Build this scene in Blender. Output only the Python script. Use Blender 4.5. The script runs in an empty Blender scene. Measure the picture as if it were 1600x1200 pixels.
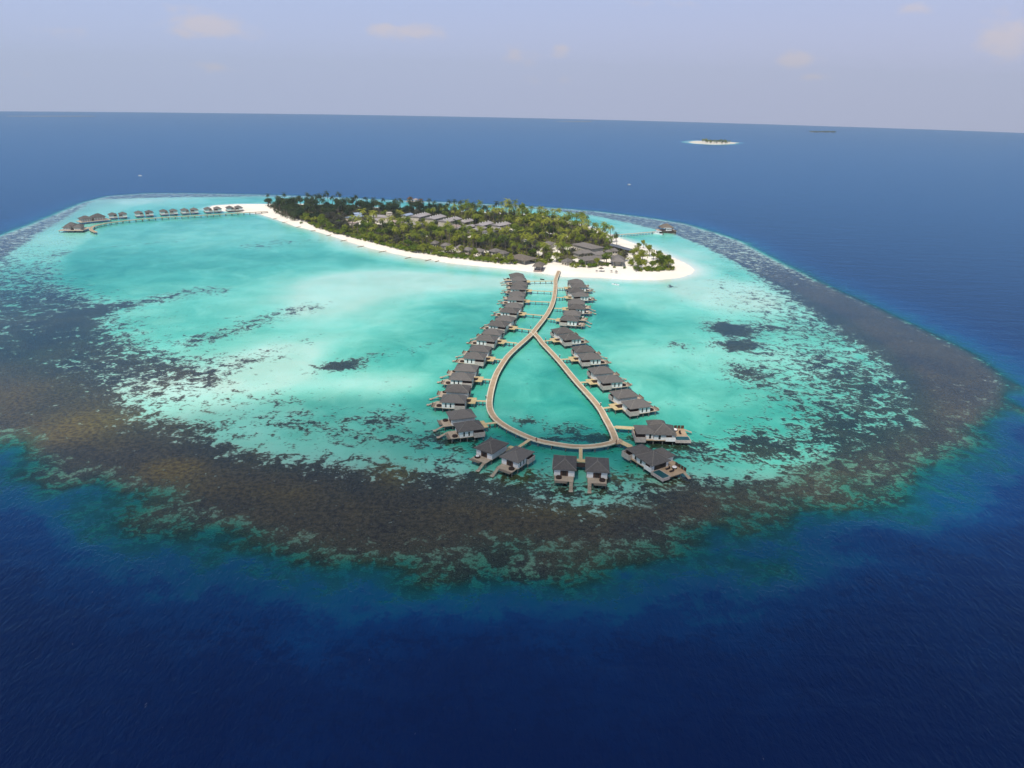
import bpy, bmesh, math, random
import numpy as np
from mathutils import Vector, Matrix
random.seed(7)
C = bpy.context.scene.collection
R_ = math.radians
# ------------------------------------------------------------------ camera
F_PX, CAM_H = 1109.0, 120.0
PITCH, ROLL = R_(22.05), R_(1.22)
FW = Vector((0, math.cos(PITCH), -math.sin(PITCH)))
_r, _u = Vector((1, 0, 0)), Vector((0, math.sin(PITCH), math.cos(PITCH)))
RT = _r * math.cos(ROLL) + _u * math.sin(ROLL)
UP = -_r * math.sin(ROLL) + _u * math.cos(ROLL)
EYE = Vector((0, 0, CAM_H))
def at(px, py, z=0.0):
    """the point of the plane at height z that the photograph shows at pixel px, py (1600 x 1200)"""
    d = FW * F_PX + RT * (px - 800.0) + UP * (600.0 - py)
    return EYE + d * ((z - CAM_H) / d.z)
cam_d = bpy.data.cameras.new('camera'); cam = bpy.data.objects.new('camera', cam_d); C.objects.link(cam)
cam.matrix_world = Matrix(((RT.x, UP.x, -FW.x, EYE.x), (RT.y, UP.y, -FW.y, EYE.y), (RT.z, UP.z, -FW.z, EYE.z), (0, 0, 0, 1)))
cam_d.sensor_width = 36.0; cam_d.lens = F_PX / 1600.0 * 36.0
cam_d.clip_start = 1.0; cam_d.clip_end = 60000.0
bpy.context.scene.camera = cam
R0, RC = 3500.0, 86000.0
def sea_z(r):
    return -np.maximum(r - R0, 0.0) ** 2 / (2 * RC)

# ------------------------------------------------------------------ node helpers
def mat(name):
    m = bpy.data.materials.new(name); m.use_nodes = True
    nt = m.node_tree; nt.nodes.clear()
    out = nt.nodes.new('ShaderNodeOutputMaterial')
    return m, nt, out
class NT:
    def __init__(s, nt): s.nt = nt
    def n(s, t, **kw):
        x = s.nt.nodes.new(t)
        for k, v in kw.items(): setattr(x, k, v)
        return x
    def set(s, sock, v):
        if isinstance(v, bpy.types.NodeSocket): s.nt.links.new(v, sock)
        elif v is not None: sock.default_value = v
    def math(s, op, a, b=None, c=None, clamp=False):
        x = s.n('ShaderNodeMath', operation=op, use_clamp=clamp)
        s.set(x.inputs[0], a)
        if b is not None: s.set(x.inputs[1], b)
        if c is not None: s.set(x.inputs[2], c)
        return x.outputs[0]
    def attr(s, name): return s.n('ShaderNodeAttribute', attribute_name=name).outputs['Fac']
    def pos(s): return s.n('ShaderNodeNewGeometry').outputs['Position']
    def mapping(s, v, scale=(1, 1, 1), rot=(0, 0, 0), loc=(0, 0, 0)):
        x = s.n('ShaderNodeMapping'); s.set(x.inputs[0], v)
        x.inputs['Scale'].default_value = scale; x.inputs['Rotation'].default_value = rot; x.inputs['Location'].default_value = loc
        return x.outputs[0]
    def noise(s, v, scale, detail=3.0, rough=0.55, dist=0.0):
        x = s.n('ShaderNodeTexNoise'); s.set(x.inputs['Vector'], v)
        x.inputs['Scale'].default_value = scale; x.inputs['Detail'].default_value = detail
        x.inputs['Roughness'].default_value = rough; x.inputs['Distortion'].default_value = dist
        return x.outputs[0]
    def ramp(s, f, stops, interp='LINEAR'):
        x = s.n('ShaderNodeValToRGB'); s.set(x.inputs[0], f); e = x.color_ramp.elements; x.color_ramp.interpolation = interp
        while len(e) < len(stops): e.new(0.5)
        for el, (p, c) in zip(e, stops):
            el.position = p; el.color = (c, c, c, 1) if isinstance(c, (int, float)) else (*c, 1)
        return x.outputs[0]
    def range(s, v, a, b, c=0.0, d=1.0, smooth=True):
        x = s.n('ShaderNodeMapRange', interpolation_type='SMOOTHSTEP' if smooth else 'LINEAR'); s.set(x.inputs[0], v)
        for i, q in enumerate((a, b, c, d)): x.inputs[i + 1].default_value = q
        return x.outputs[0]
    def mix(s, f, a, b, mode='MIX'):
        x = s.n('ShaderNodeMix', data_type='RGBA', blend_type=mode)
        s.set(x.inputs[0], f)
        s.set(x.inputs[6], (*a, 1) if isinstance(a, tuple) else a); s.set(x.inputs[7], (*b, 1) if isinstance(b, tuple) else b)
        return x.outputs[2]
    def bump(s, h, strength, dist=1.0):
        x = s.n('ShaderNodeBump'); s.set(x.inputs['Height'], h); x.inputs['Strength'].default_value = strength; x.inputs['Distance'].default_value = dist
        return x.outputs[0]

# ------------------------------------------------------------------ plan fields
def W(pts): return np.array([at(x, y)[:2] for x, y in pts])
def sdist(poly, X, Y):
    """signed distance to a closed polygon, negative inside"""
    d2 = np.full(X.shape, 1e18); inside = np.zeros(X.shape, bool)
    n = len(poly)
    for i in range(n):
        ax, ay = poly[i]; bx, by = poly[(i + 1) % n]
        ex, ey = bx - ax, by - ay
        t = np.clip(((X - ax) * ex + (Y - ay) * ey) / (ex * ex + ey * ey + 1e-9), 0, 1)
        d2 = np.minimum(d2, (X - ax - t * ex) ** 2 + (Y - ay - t * ey) ** 2)
        c = ((ay > Y) != (by > Y))
        with np.errstate(divide='ignore', invalid='ignore'):
            inside ^= c & (X < ex * (Y - ay) / (ey if ey != 0 else 1e-12) + ax)
    d = np.sqrt(d2)
    return np.where(inside, -d, d)
def sm(v, a, b):
    t = np.clip((v - a) / (b - a), 0, 1); return t * t * (3 - 2 * t)
_rng = np.random.RandomState(3); _tab = _rng.rand(256, 256)
def vnoise(x, y):
    xi, yi = np.floor(x).astype(int), np.floor(y).astype(int)
    fx, fy = x - xi, y - yi; fx = fx * fx * (3 - 2 * fx); fy = fy * fy * (3 - 2 * fy)
    a, b = _tab[xi % 256, yi % 256], _tab[(xi + 1) % 256, yi % 256]
    c, d = _tab[xi % 256, (yi + 1) % 256], _tab[(xi + 1) % 256, (yi + 1) % 256]
    return (a * (1 - fx) + b * fx) * (1 - fy) + (c * (1 - fx) + d * fx) * fy
def fbm(x, y, s, o=4):
    v, a, t = 0, 1.0, 0
    for i in range(o):
        v = v + a * vnoise(x / s + 17.3 * i, y / s + 5.1 * i); t += a; a *= .5; s = s / 2.03
    return v / t - 0.5

OUTER = [(400, 305), (300, 303), (230, 303), (175, 307), (140, 316), (110, 328), (60, 350), (0, 372), (-110, 420), (-200, 520), (-190, 620), (-90, 690),
         (0, 725), (60, 755), (150, 795), (250, 830), (350, 868), (480, 885), (600, 898), (720, 905), (850, 902), (1000, 888), (1100, 870),
         (1200, 848), (1300, 815), (1400, 785), (1480, 745), (1540, 705), (1575, 670), (1585, 640), (1560, 600), (1500, 553), (1440, 522), (1380, 493),
         (1300, 456), (1250, 431), (1200, 405), (1150, 378), (1100, 361), (1060, 349), (1000, 340), (930, 331), (850, 325), (780, 321), (700, 317), (600, 313), (500, 308)]
LAGOON = [(240, 314), (200, 326), (150, 345), (150, 366), (105, 398), (100, 440), (130, 478), (165, 515), (215, 548), (280, 562), (330, 585), (380, 610), (430, 640),
          (480, 672), (560, 685), (620, 690), (690, 715), (770, 752), (850, 772), (900, 786), (960, 790), (1010, 772), (1060, 748), (1085, 735), (1110, 738),
          (1150, 768), (1175, 738), (1250, 742), (1330, 722), (1378, 700), (1415, 665), (1425, 620), (1400, 580), (1350, 540), (1300, 503), (1250, 470),
          (1180, 430), (1130, 402), (1090, 380), (1050, 363), (990, 355), (930, 342), (860, 331.5), (760, 323), (650, 317), (500, 311), (400, 308)]
ISLAND = [(320, 327), (335, 321), (370, 319), (416, 319), (450, 318), (520, 321), (600, 325), (680, 328), (740, 331), (800, 333), (847, 336.6), (865, 340),
          (890, 346), (912, 351), (931, 358), (959, 369), (987, 379), (1021, 390), (1044, 399), (1072, 412), (1085, 422), (1081, 427.5), (1062, 434),
          (1025, 437.5), (987, 437), (940, 434), (879, 432), (841, 426), (785, 419), (710, 412), (672, 406), (640, 401), (584, 389), (552, 380),
          (520, 369), (490, 360), (460, 353), (434, 343.5), (407, 334.5), (380, 331.5), (345, 329.5)]
CAY = [(1076, 222), (1085, 220.5), (1092, 220), (1140, 221.6), (1150, 223), (1140, 225), (1118, 226), (1088, 224.4)]
MIXED = [(240, 309), (150, 312), (95, 345), (50, 372), (-40, 430), (-70, 500), (-50, 570), (60, 600), (150, 640), (250, 668), (310, 695), (380, 712), (440, 722), (520, 732), (600, 742), (700, 757), (780, 768), (850, 780), (930, 795), (1010, 785),
         (1070, 765), (1140, 778), (1200, 768), (1290, 750), (1370, 725), (1440, 690), (1465, 640), (1435, 585), (1385, 545), (1335, 505), (1285, 477), (1205, 437), (1143, 406), (1102, 385), (1057, 367), (990, 350), (930, 337), (860, 328), (760, 321), (650, 315.5), (500, 309), (400, 306.5)]
VEG = [(418, 322), (470, 321), (540, 322), (600, 327), (680, 330), (740, 333), (785, 336), (828, 339), (862, 343), (880, 349), (901, 353), (922, 360), (936, 370), (948, 376), (958, 383), (975, 389), (984, 396), (984, 404), (976, 410), (968, 412), (954, 416), (936, 414), (922, 417.5), (894, 416.5), (878, 410), (862, 408), (850, 412), (815, 412.5), (790, 411.5), (747, 407), (700, 401), (672, 397), (640, 392.5), (610, 385.5), (565, 374), (527, 364), (501, 356.5), (475, 346.5), (456, 343), (434, 334)]
P_OUT, P_LAG, P_ISL, P_CAY, P_MIX, P_VEG = W(OUTER), W(LAGOON), W(ISLAND), W(CAY), W(MIXED), W(VEG)

def grow(a, b, far, k=1.16, s=2.0):
    mid = list(np.arange(a, b, s)); lo, hi = [], []
    d, v = s, a
    while v > -far: d *= k; v -= d; lo.append(v)
    d, v = s, mid[-1]
    while v < far: d *= k; v += d; hi.append(v)
    return lo[::-1] + mid + hi
cx, cy = P_CAY[:, 0], P_CAY[:, 1]
def refine(vals, a, b, s):
    return np.array(sorted([v for v in vals if v < a or v > b] + list(np.arange(a, b, s))))
XS = refine(grow(-520, 480, 7400), cx.min() - 60, cx.max() + 60, 7.0) if False else None
xs = grow(-520, 480, 7400); ys = grow(110, 960, 7400)
XS = refine(xs, cx.min() - 60, cx.max() + 60, 6.0) if cx.min() - 60 > 480 else np.array(xs)
YS = refine(ys, cy.min() - 90, cy.max() + 90, 9.0)
X, Y = np.meshgrid(XS, YS)
def blobs(lst, X, Y):
    out = np.zeros(X.shape)
    for b in lst:
        px, py, rx, ry, s = b[:5]
        rot = R_(b[5]) if len(b) > 5 else 0.0
        c = at(px, py); ax = abs(at(px + rx, py).x - c.x); ay = abs(at(px, py - ry).y - at(px, py + ry).y) / 2
        dx, dy = X - c.x, Y - c.y
        u, v = dx * math.cos(rot) + dy * math.sin(rot), -dx * math.sin(rot) + dy * math.cos(rot)
        out += s * np.exp(-((u / ax) ** 2 + (v / ay) ** 2))
    return out
def streak(lst, X, Y):
    """soft bands along polylines: (points, half width in pixels down the picture, strength)"""
    out = np.zeros(X.shape)
    for pts, w, s in lst:
        P = W(pts); best = np.full(X.shape, 1e9)
        for i in range(len(P) - 1):
            mx, my = (pts[i][0] + pts[i + 1][0]) / 2, (pts[i][1] + pts[i + 1][1]) / 2
            wm = abs(at(mx, my - w).y - at(mx, my + w).y) / 2
            ax, ay = P[i]; ex, ey = P[i + 1] - P[i]
            t = np.clip(((X - ax) * ex + (Y - ay) * ey) / (ex * ex + ey * ey), 0, 1)
            best = np.minimum(best, np.sqrt((X - ax - t * ex) ** 2 + (Y - ay - t * ey) ** 2) / wm)
        out += s * np.exp(-best ** 2)
    return out
# px, py, rx, ry, strength
CORAL = [(40, 440, 130, 60, -.14), (40, 450, 120, 60, .12), (60, 540, 120, 40, .16), (20, 400, 120, 30, .1), (860, 765, 120, 12, .22), (1140, 514, 34, 11, 1.1), (1153, 540, 36, 9, .8), (1060, 540, 22, 8, .45), (1165, 580, 36, 14, .40), (1200, 512, 20, 8, .3), (530, 570, 40, 9, .42), (560, 560, 50, 16, .14),
         (825, 657, 26, 9, .62), (893, 668, 36, 11, .56), (930, 684, 40, 8, .50), (865, 685, 30, 6, .45), (600, 655, 50, 14, .34), (560, 690, 110, 12, .2), (450, 660, 60, 14, .18), (520, 665, 50, 12, .12),
         (440, 625, 40, 16, .14), (640, 640, 50, 14, .16), (395, 385, 40, 5, .42), (440, 378, 32, 4, .42), (500, 376, 25, 3, .25), (1050, 448, 14, 3, .5), (1110, 440, 30, 5, .15),
         (540, 576, 25, 8, .35), (640, 612, 40, 12, .2), (240, 395, 70, 5, .2), (1190, 600, 60, 25, .22), (1280, 640, 80, 36, .30), (1190, 680, 70, 25, .32), (1340, 600, 60, 40, .26),
         (1240, 560, 80, 30, .2), (1260, 510, 60, 22, .18), (1330, 680, 70, 30, .3), (1180, 700, 60, 18, .35), (1150, 470, 90, 30, .1), (1220, 600, 180, 90, .12), (1120, 700, 20, 30, -.1),
         (1100, 640, 50, 18, .1), (930, 480, 60, 20, .0), (700, 700, 60, 20, .18), (790, 738, 60, 16, .1), (880, 690, 90, 16, .1), (1000, 690, 100, 24, .22), (960, 745, 30, 12, .42),
         (1085, 700, 40, 14, .3), (690, 680, 30, 8, .1), (760, 690, 40, 10, .2), (830, 745, 40, 12, .3), (730, 745, 40, 8, .2), (1035, 690, 40, 20, .22),
         (420, 560, 40, 12, .2), (350, 560, 60, 14, .28), (300, 580, 60, 16, .2), (370, 500, 40, 8, .1), (700, 690, 60, 12, .14),
         (330, 665, 80, 14, .16), (620, 705, 130, 10, -.12), (480, 690, 120, 12, -.1), (170, 620, 100, 30, .12), (260, 615, 80, 20, -.06)]
CORAL_ST = [([(110, 500), (170, 480), (250, 466), (320, 452), (340, 455)], 8, .44), ([(490, 580), (560, 562), (640, 547), (720, 522)], 8, .26), ([(310, 532), (380, 512), (440, 490), (480, 480)], 10, .42), ([(330, 590), (420, 550), (500, 520)], 8, .2),
            ([(100, 396), (200, 382), (300, 374)], 4, .25), ([(230, 560), (150, 520), (120, 470)], 18, .15), ([(1180, 470), (1250, 520), (1330, 590)], 30, .12)]
SHALLOW = [(545, 452, 120, 26, .5), (500, 480, 60, 22, .35), (520, 530, 60, 20, .2), (440, 560, 70, 30, .62), (420, 590, 60, 18, .4), (560, 600, 80, 22, .35), (640, 600, 50, 16, .25), (600, 435, 120, 16, .5), (240, 315, 120, 6, .3),
           (930, 450, 140, 12, .4), (1110, 450, 70, 20, .5), (1130, 470, 60, 20, .35), (1000, 475, 60, 14, .3), (1010, 550, 60, 24, .25), (1180, 560, 120, 30, .2), (1200, 470, 70, 30, .3),
           (700, 440, 90, 12, .35), (960, 360, 100, 8, .3), (1070, 395, 50, 16, .35), (840, 440, 70, 8, .4), (300, 600, 150, 40, .35), (1050, 620, 80, 30, .2), (760, 330, 150, 5, .25), (380, 325, 80, 5, .2), (600, 500, 100, 20, .15)]
DEEPER = [(20, 450, 130, 70, .75), (60, 540, 140, 40, .45), (1200, 640, 200, 50, .2), (560, 590, 40, 10, .0), (430, 400, 140, 25, .22), (250, 420, 130, 40, .2), (300, 500, 110, 22, .15), (720, 500, 70, 40, .35), (960, 500, 60, 30, .45), (700, 620, 60, 20, .3), (880, 600, 60, 60, .32),
          (500, 410, 90, 20, .1), (1000, 460, 80, 10, .0), (1030, 590, 40, 30, .2), (640, 560, 60, 14, .2), (800, 690, 120, 20, .5), (950, 660, 60, 30, .4), (870, 700, 180, 25, .4), (1000, 720, 70, 30, .3)]
OCHRE = [(150, 655, 70, 16, 1.0), (130, 680, 90, 18, .7), (270, 732, 50, 16, 1.2), (30, 620, 80, 30, .45), (620, 735, 35, 26, .9), (400, 590, 60, 30, .3), (330, 640, 80, 20, .5), (960, 745, 26, 12, .9), (900, 740, 60, 8, .2), (820, 745, 40, 14, .7),
         (440, 690, 60, 20, .4), (350, 760, 120, 20, .45), (1180, 890, 40, 8, .8), (700, 800, 400, 26, .22), (1200, 790, 250, 26, .15), (450, 770, 60, 14, .3), (870, 800, 120, 10, .4)]
PALE = [(60, 740, 80, 18, .5), (170, 800, 80, 20, .3), (330, 830, 140, 22, .5), (1150, 700, 30, 25, .3), (900, 870, 220, 22, .42), (1280, 805, 90, 22, .5), (1400, 740, 90, 22, .4), (1480, 700, 50, 20, .35), (1480, 640, 60, 30, .12), (640, 880, 200, 14, .3), (480, 850, 120, 16, .3)]
CYAN = [(1575, 600, 22, 14, 1.3), (1592, 640, 18, 20, 1.2), (50, 745, 34, 14, .9), (20, 740, 40, 14, .5), (290, 840, 40, 12, .8), (370, 855, 50, 10, .8), (1480, 800, 70, 30, .5), (1430, 820, 50, 22, .5), (1210, 885, 60, 16, .4), (900, 905, 60, 14, .3), (1565, 770, 50, 40, .3), (130, 800, 70, 24, .5)]

d_out, d_lag, d_isl, d_cay, d_mix, d_veg = (sdist(p, X, Y) for p in (P_OUT, P_LAG, P_ISL, P_CAY, P_MIX, P_VEG))
n1, n2, n3 = fbm(X, Y, 70), fbm(X + 900, Y, 22), fbm(X, Y + 700, 300, 3)
# width of transitions: broad towards the camera and to the left, sharp behind the island and to the right
front = sm(-Y, -330, -240)
leftw = sm(-X, 110, 200) * sm(-Y, -560, -380)
rightw = sm(X, 110, 220)
inner_w = 6 + 18 * front + 32 * leftw + 10 * rightw
dl = d_lag + n1 * 30 * (0.12 + front + leftw + .3 * rightw) + n2 * (4 + 8 * front + 4 * rightw)
dense = sm(dl, -inner_w * 0.8, inner_w * 0.6)
dense2 = sm(d_mix + n1 * 16 * (.15 + front + leftw) + n2 * (3 + 6 * front), -5 - 20 * leftw - 14 * front, 5 + 16 * leftw + 8 * front)
coral = 0.07 + 0.46 * dense + 0.48 * dense2 + .34 * sm(d_lag, -120, 0) * rightw + .30 * sm(d_lag, -45, 0) * front * (1 - dense) + .2 * sm(d_lag, -80, 0) * leftw + blobs(CORAL, X, Y) + streak(CORAL_ST, X, Y)
coral -= 0.44 * blobs(PALE, X, Y) * dense2
shore = np.clip(d_isl, 0, None)
coral = np.minimum(coral, 1.0)
coral -= .34 * sm(Y, 430, 600) * dense * (1 - leftw) + .26 * front * dense * (1 - dense2)
coral *= sm(shore, 3, 16)
u_lag = 0.80 + n3 * 0.5 + n1 * 0.25 + blobs(DEEPER, X, Y) - 1.25 * blobs(SHALLOW, X, Y)
u_lag = np.clip(u_lag + .12 * front, 0.33, 1.7)
u = u_lag * (1 - dense2) + 0.20 * dense2
u = u * (1 - .3 * dense * (1 - dense2))
u = np.minimum(u, 0.03 + shore * (0.030 + 0.05 * sm(Y, 620, 700)))
do = d_out + (n1 * 26 + n2 * 20) * (0.10 + front)
wid = 0.17 + 0.43 * (1 - front)
sl = np.clip(do, -24 * front, None) + 24 * front
u = u + sl * wid * sm(sl, 0, 14 + 30 * front) * (0.55 + 0.6 * front) + .16 * np.clip(sl - 34, 0, None) * front
u = u - np.clip(blobs(CYAN, X, Y), 0, 1.2) * np.clip(u - 1.5, 0, 3.5)
u = np.where(d_cay < 60, np.minimum(u, np.clip(d_cay, 0, None) * 0.03 + 0.05 + 20 * sm(d_cay, 20, 55)), u)
u = np.clip(u, 0, 30)
ochre = np.clip(0.10 + blobs(OCHRE, X, Y) + n2 * 0.35, 0, 1)
coral = coral - sm(do, -30, -10) * front * (np.clip(coral, 0, 1) - .62) - (1 - front) * .2 * sm(do, -6, 6)
coral = np.where(d_cay < 90, -.3, coral); coral = np.where(d_isl < 3, -.3, coral)
rubble = np.clip(sm(do, -40, -14) * (.35 + front), 0, 1) * .9 + .4 * dense2 * (1 - sm(do, -40, -14))
CLEAR = [(705, 390, 9, 2.2), (716, 394, 9, 2), (730, 397, 4, 2), (842, 397, 5, 3.5), (832, 386, 3, 4), (866, 404, 6, 3), (893, 390, 12, 2), (920, 392, 6, 1.6), (862, 384, 5, 3), (640, 372, 3, 2), (866, 389, 5, 2), (745, 400, 4, 3),
         (1010, 415, 12, 4), (1018, 405, 10, 6), (1000, 405, 5, 4), (985, 400, 5, 5), (985, 420, 6, 3), (590, 349, 22, 3), (562, 350, 6, 3), (720, 348, 10, 2), (705, 356, 7, 2), (762, 353, 10, 2), (970, 412, 10, 3), (928, 412, 5, 3), (800, 362, 4, 2), (861, 365, 7, 2.2), (800, 358, 3, 1.4),
         (760, 395, 5, 2), (690, 396, 6, 1.6), (780, 404, 4, 2), (870, 396, 5, 2.5), (850, 391, 4, 2), (905, 409, 8, 2.2), (940, 409, 6, 2.4), (955, 409, 5, 3), (668, 370, 4, 1.6), (735, 372, 3, 1.6), (820, 378, 4, 1.6), (885, 371, 4, 1.6)]
CLEAR = [(a, b, c * 1.15, d * 1.2) for a, b, c, d in CLEAR]
soil = sm(-d_veg + n2 * 10, -1, 4) - 1.6 * np.clip(blobs([q + (1.0,) for q in CLEAR], X, Y), 0, 1)
rise_i = np.where(d_isl < 0, np.minimum(1.15, -d_isl * 0.09), 0) + np.where(d_cay < 0, np.minimum(1.2, -d_cay * .05), 0)
Rr = np.sqrt(X * X + Y * Y)
Zs = -0.05 - 0.14 * np.minimum(u, 2) - 0.45 * np.clip(u - 2, 0, 14) + np.where((d_isl < 0) | (d_cay < 0), rise_i + 0.10 + 0.14 * u + n2 * .15, 0) + sea_z(Rr)
Zw = sea_z(Rr)

def grid_mesh(name, Z, attrs):
    ny, nx = X.shape
    me = bpy.data.meshes.new(name)
    co = np.stack([X, Y, Z], -1).reshape(-1, 3).astype(np.float32)
    idx = np.arange(ny * nx).reshape(ny, nx)
    q = np.stack([idx[:-1, :-1], idx[:-1, 1:], idx[1:, 1:], idx[1:, :-1]], -1).reshape(-1, 4)
    me.vertices.add(len(co)); me.vertices.foreach_set('co', co.ravel())
    me.loops.add(q.size); me.loops.foreach_set('vertex_index', q.ravel().astype(np.int32))
    me.polygons.add(len(q)); me.polygons.foreach_set('loop_start', np.arange(0, q.size, 4, dtype=np.int32))
    me.polygons.foreach_set('use_smooth', np.ones(len(q), bool))
    me.update(calc_edges=True)
    for k, v in attrs.items():
        a = me.attributes.new(k, 'FLOAT', 'POINT'); a.data.foreach_set('value', v.ravel().astype(np.float32))
    return me

# ------------------------------------------------------------------ materials of the ground and water
def coral_field(g, p, D):
    q = g.mapping(p, (1, 1, 0))
    a = g.noise(q, 0.19, 4, .62, .6); b = g.noise(q, 0.66, 3, .6); c = g.noise(q, 2.2, 2, .6)
    v = g.math('ADD', D, g.math('MULTIPLY', g.math('SUBTRACT', a, .5), 1.75))
    return a, b, c, g.math('ADD', v, g.math('MULTIPLY', g.math('SUBTRACT', b, .5), 1.15))
def mat_seabed():
    m, nt, out = mat('sand_and_coral'); g = NT(nt)
    p = g.pos()
    D, och = g.attr('coral'), g.attr('ochre')
    a, b, c, v = coral_field(g, p, D)
    mask = g.range(v, .39, .69)
    flecks = g.math('MULTIPLY', g.range(c, .56, .68), g.range(a, .42, .68))
    lf = g.range(g.noise(p, .035, 4, .65, .5), .36, .64)
    dark = g.mix(g.range(g.math('ADD', g.math('MULTIPLY', b, .55), g.math('MULTIPLY', c, .45)), .34, .66), g.mix(lf, (.012, .010, .010), (.026, .019, .012)), g.mix(lf, (.066, .056, .046), (.112, .086, .052)))
    och_c = g.mix(g.range(b, .35, .65), (.070, .044, .012), (.190, .125, .035))
    coral_c = g.mix(och, dark, och_c)
    coral_c = g.mix(g.math('MULTIPLY', flecks, .55), coral_c, (.26, .25, .18))
    sand = g.mix(g.range(g.noise(p, .03, 4, .6), .3, .7), (.76, .69, .58), (.84, .78, .68))
    sand = g.mix(g.range(b, .55, .8, 0, .35), sand, (.55, .52, .42))
    sand = g.mix(g.attr('rubble'), sand, g.mix(g.range(c, .35, .65), (.11, .125, .08), (.29, .31, .21)))
    col = g.mix(mask, sand, coral_c)
    earth = g.mix(g.range(b, .4, .6), (.045, .045, .020), (.130, .115, .060))
    col = g.mix(g.range(g.math('ADD', g.attr('soil'), g.math('MULTIPLY', g.math('SUBTRACT', b, .5), .9)), .42, .58), col, earth)
    bs = g.n('ShaderNodeBsdfDiffuse'); g.set(bs.inputs['Color'], col)
    nt.links.new(bs.outputs[0], out.inputs[0]); return m

def mat_water():
    m, nt, out = mat('sea_water'); g = NT(nt)
    p = g.pos()
    u = g.attr('depth')
    _a, _b, _c, v = coral_field(g, p, g.attr('coral'))
    u = g.math('MULTIPLY', u, g.math('SUBTRACT', 1.0, g.math('MULTIPLY', g.range(v, .44, .66), g.range(u, 1.0, 2.5, .58, .2))))
    sandy = g.noise(g.mapping(p, (1, 1, 0), (0, 0, .5)), .045, 5, .68, .8)
    u = g.math('MULTIPLY', u, g.range(sandy, .25, .75, .74, 1.26, False))
    nz = g.math('SUBTRACT', g.noise(p, .07, 5, .65, .4), .5)
    amp = g.range(u, 1.2, 3.5, 0.0, 1.0)
    fade = g.range(u, 7, 14, 1.0, 0.0)
    u2 = g.math('ADD', u, g.math('MULTIPLY', g.math('MULTIPLY', nz, 9.0), g.math('MULTIPLY', amp, fade)))
    u2 = g.math('MAXIMUM', u2, g.math('MULTIPLY', u, .35))
    ch = []
    for k in (2.10, .43, .60):
        ch.append(g.math('POWER', 2.71828, g.math('MULTIPLY', u2, -k / 2)))
    cc = g.n('ShaderNodeCombineColor')
    for i in range(3): g.set(cc.inputs[i], ch[i])
    tr = g.n('ShaderNodeBsdfTransparent'); g.set(tr.inputs[0], cc.outputs[0])
    body = g.ramp(g.math('DIVIDE', u2, 20.0), [(0, (.02, .26, .24)), (.06, (.006, .21, .23)), (.17, (.001, .105, .225)), (.34, (.001, .036, .140)), (.6, (.0013, .0155, .082)), (1, (.0013, .0100, .062))])
    big = g.noise(p, .004, 3, .5)
    body = g.mix(g.range(big, .35, .65, 0, .5), body, (.0013, .010, .056), 'MIX')
    cap = g.noise(g.mapping(p, (1, .28, 1), (0, 0, R_(-30))), .9, 3, .7)
    capm = g.math('MULTIPLY', g.range(cap, .715, .76), g.math('MULTIPLY', g.range(g.noise(p, .045, 3, .6), .47, .62), g.range(u, 4, 9)))
    body = g.mix(g.math('MULTIPLY', capm, .55), body, (.55, .60, .66))
    df = g.n('ShaderNodeBsdfDiffuse'); g.set(df.inputs['Color'], body)
    # waves
    w1 = g.noise(g.mapping(p, (1, .42, 1), (0, 0, R_(-28))), .72, 3, .6, .5)
    w2 = g.noise(g.mapping(p, (1, .5, 1), (0, 0, R_(35))), 1.5, 3, .6, .3)
    w3 = g.noise(g.mapping(p, (.35, 1, 1), (0, 0, R_(8))), .10, 3, .6, .3)
    h = g.math('ADD', g.math('ADD', w1, g.math('MULTIPLY', w2, .4)), g.math('MULTIPLY', w3, 1.6))
    choppy = g.range(u, .2, 6, .16, 1.0)
    bp = g.n('ShaderNodeBump'); g.set(bp.inputs['Height'], g.math('MULTIPLY', h, choppy)); bp.inputs['Strength'].default_value = 1.0; bp.inputs['Distance'].default_value = .27
    nt.links.new(bp.outputs[0], df.inputs['Normal'])
    w = g.math('SUBTRACT', 1.0, g.math('POWER', 2.71828, g.math('MULTIPLY', g.math('MAXIMUM', g.math('SUBTRACT', u2, .7), 0.0), -.36)))
    mx = g.n('ShaderNodeMixShader'); g.set(mx.inputs[0], w); nt.links.new(tr.outputs[0], mx.inputs[1]); nt.links.new(df.outputs[0], mx.inputs[2])
    gl = g.n('ShaderNodeBsdfGlossy'); gl.inputs['Roughness'].default_value = .22; gl.inputs['Color'].default_value = (.40, .76, 1, 1)
    nt.links.new(bp.outputs[0], gl.inputs['Normal'])
    fr = g.n('ShaderNodeFresnel'); fr.inputs[0].default_value = 1.33; nt.links.new(bp.outputs[0], fr.inputs['Normal'])
    f = g.math('MINIMUM', g.math('MULTIPLY', fr.outputs[0], .95), .56)
    m2 = g.n('ShaderNodeMixShader'); g.set(m2.inputs[0], f); nt.links.new(mx.outputs[0], m2.inputs[1]); nt.links.new(gl.outputs[0], m2.inputs[2])
    nt.links.new(m2.outputs[0], out.inputs[0]); return m

def put(me, name, material=None, parent=None, **props):
    o = bpy.data.objects.new(name, me); C.objects.link(o)
    if material is not None:
        me.materials.clear(); me.materials.append(material)
    if parent is not None: o.parent = parent
    for k, v in props.items(): o[k] = v
    return o
put(grid_mesh('seabed', Zs, {'coral': coral, 'ochre': ochre, 'soil': soil, 'rubble': rubble}), 'seabed', mat_seabed(), kind='structure')
put(grid_mesh('sea', Zw, {'depth': u, 'coral': coral}), 'sea', mat_water(), kind='structure')

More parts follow.
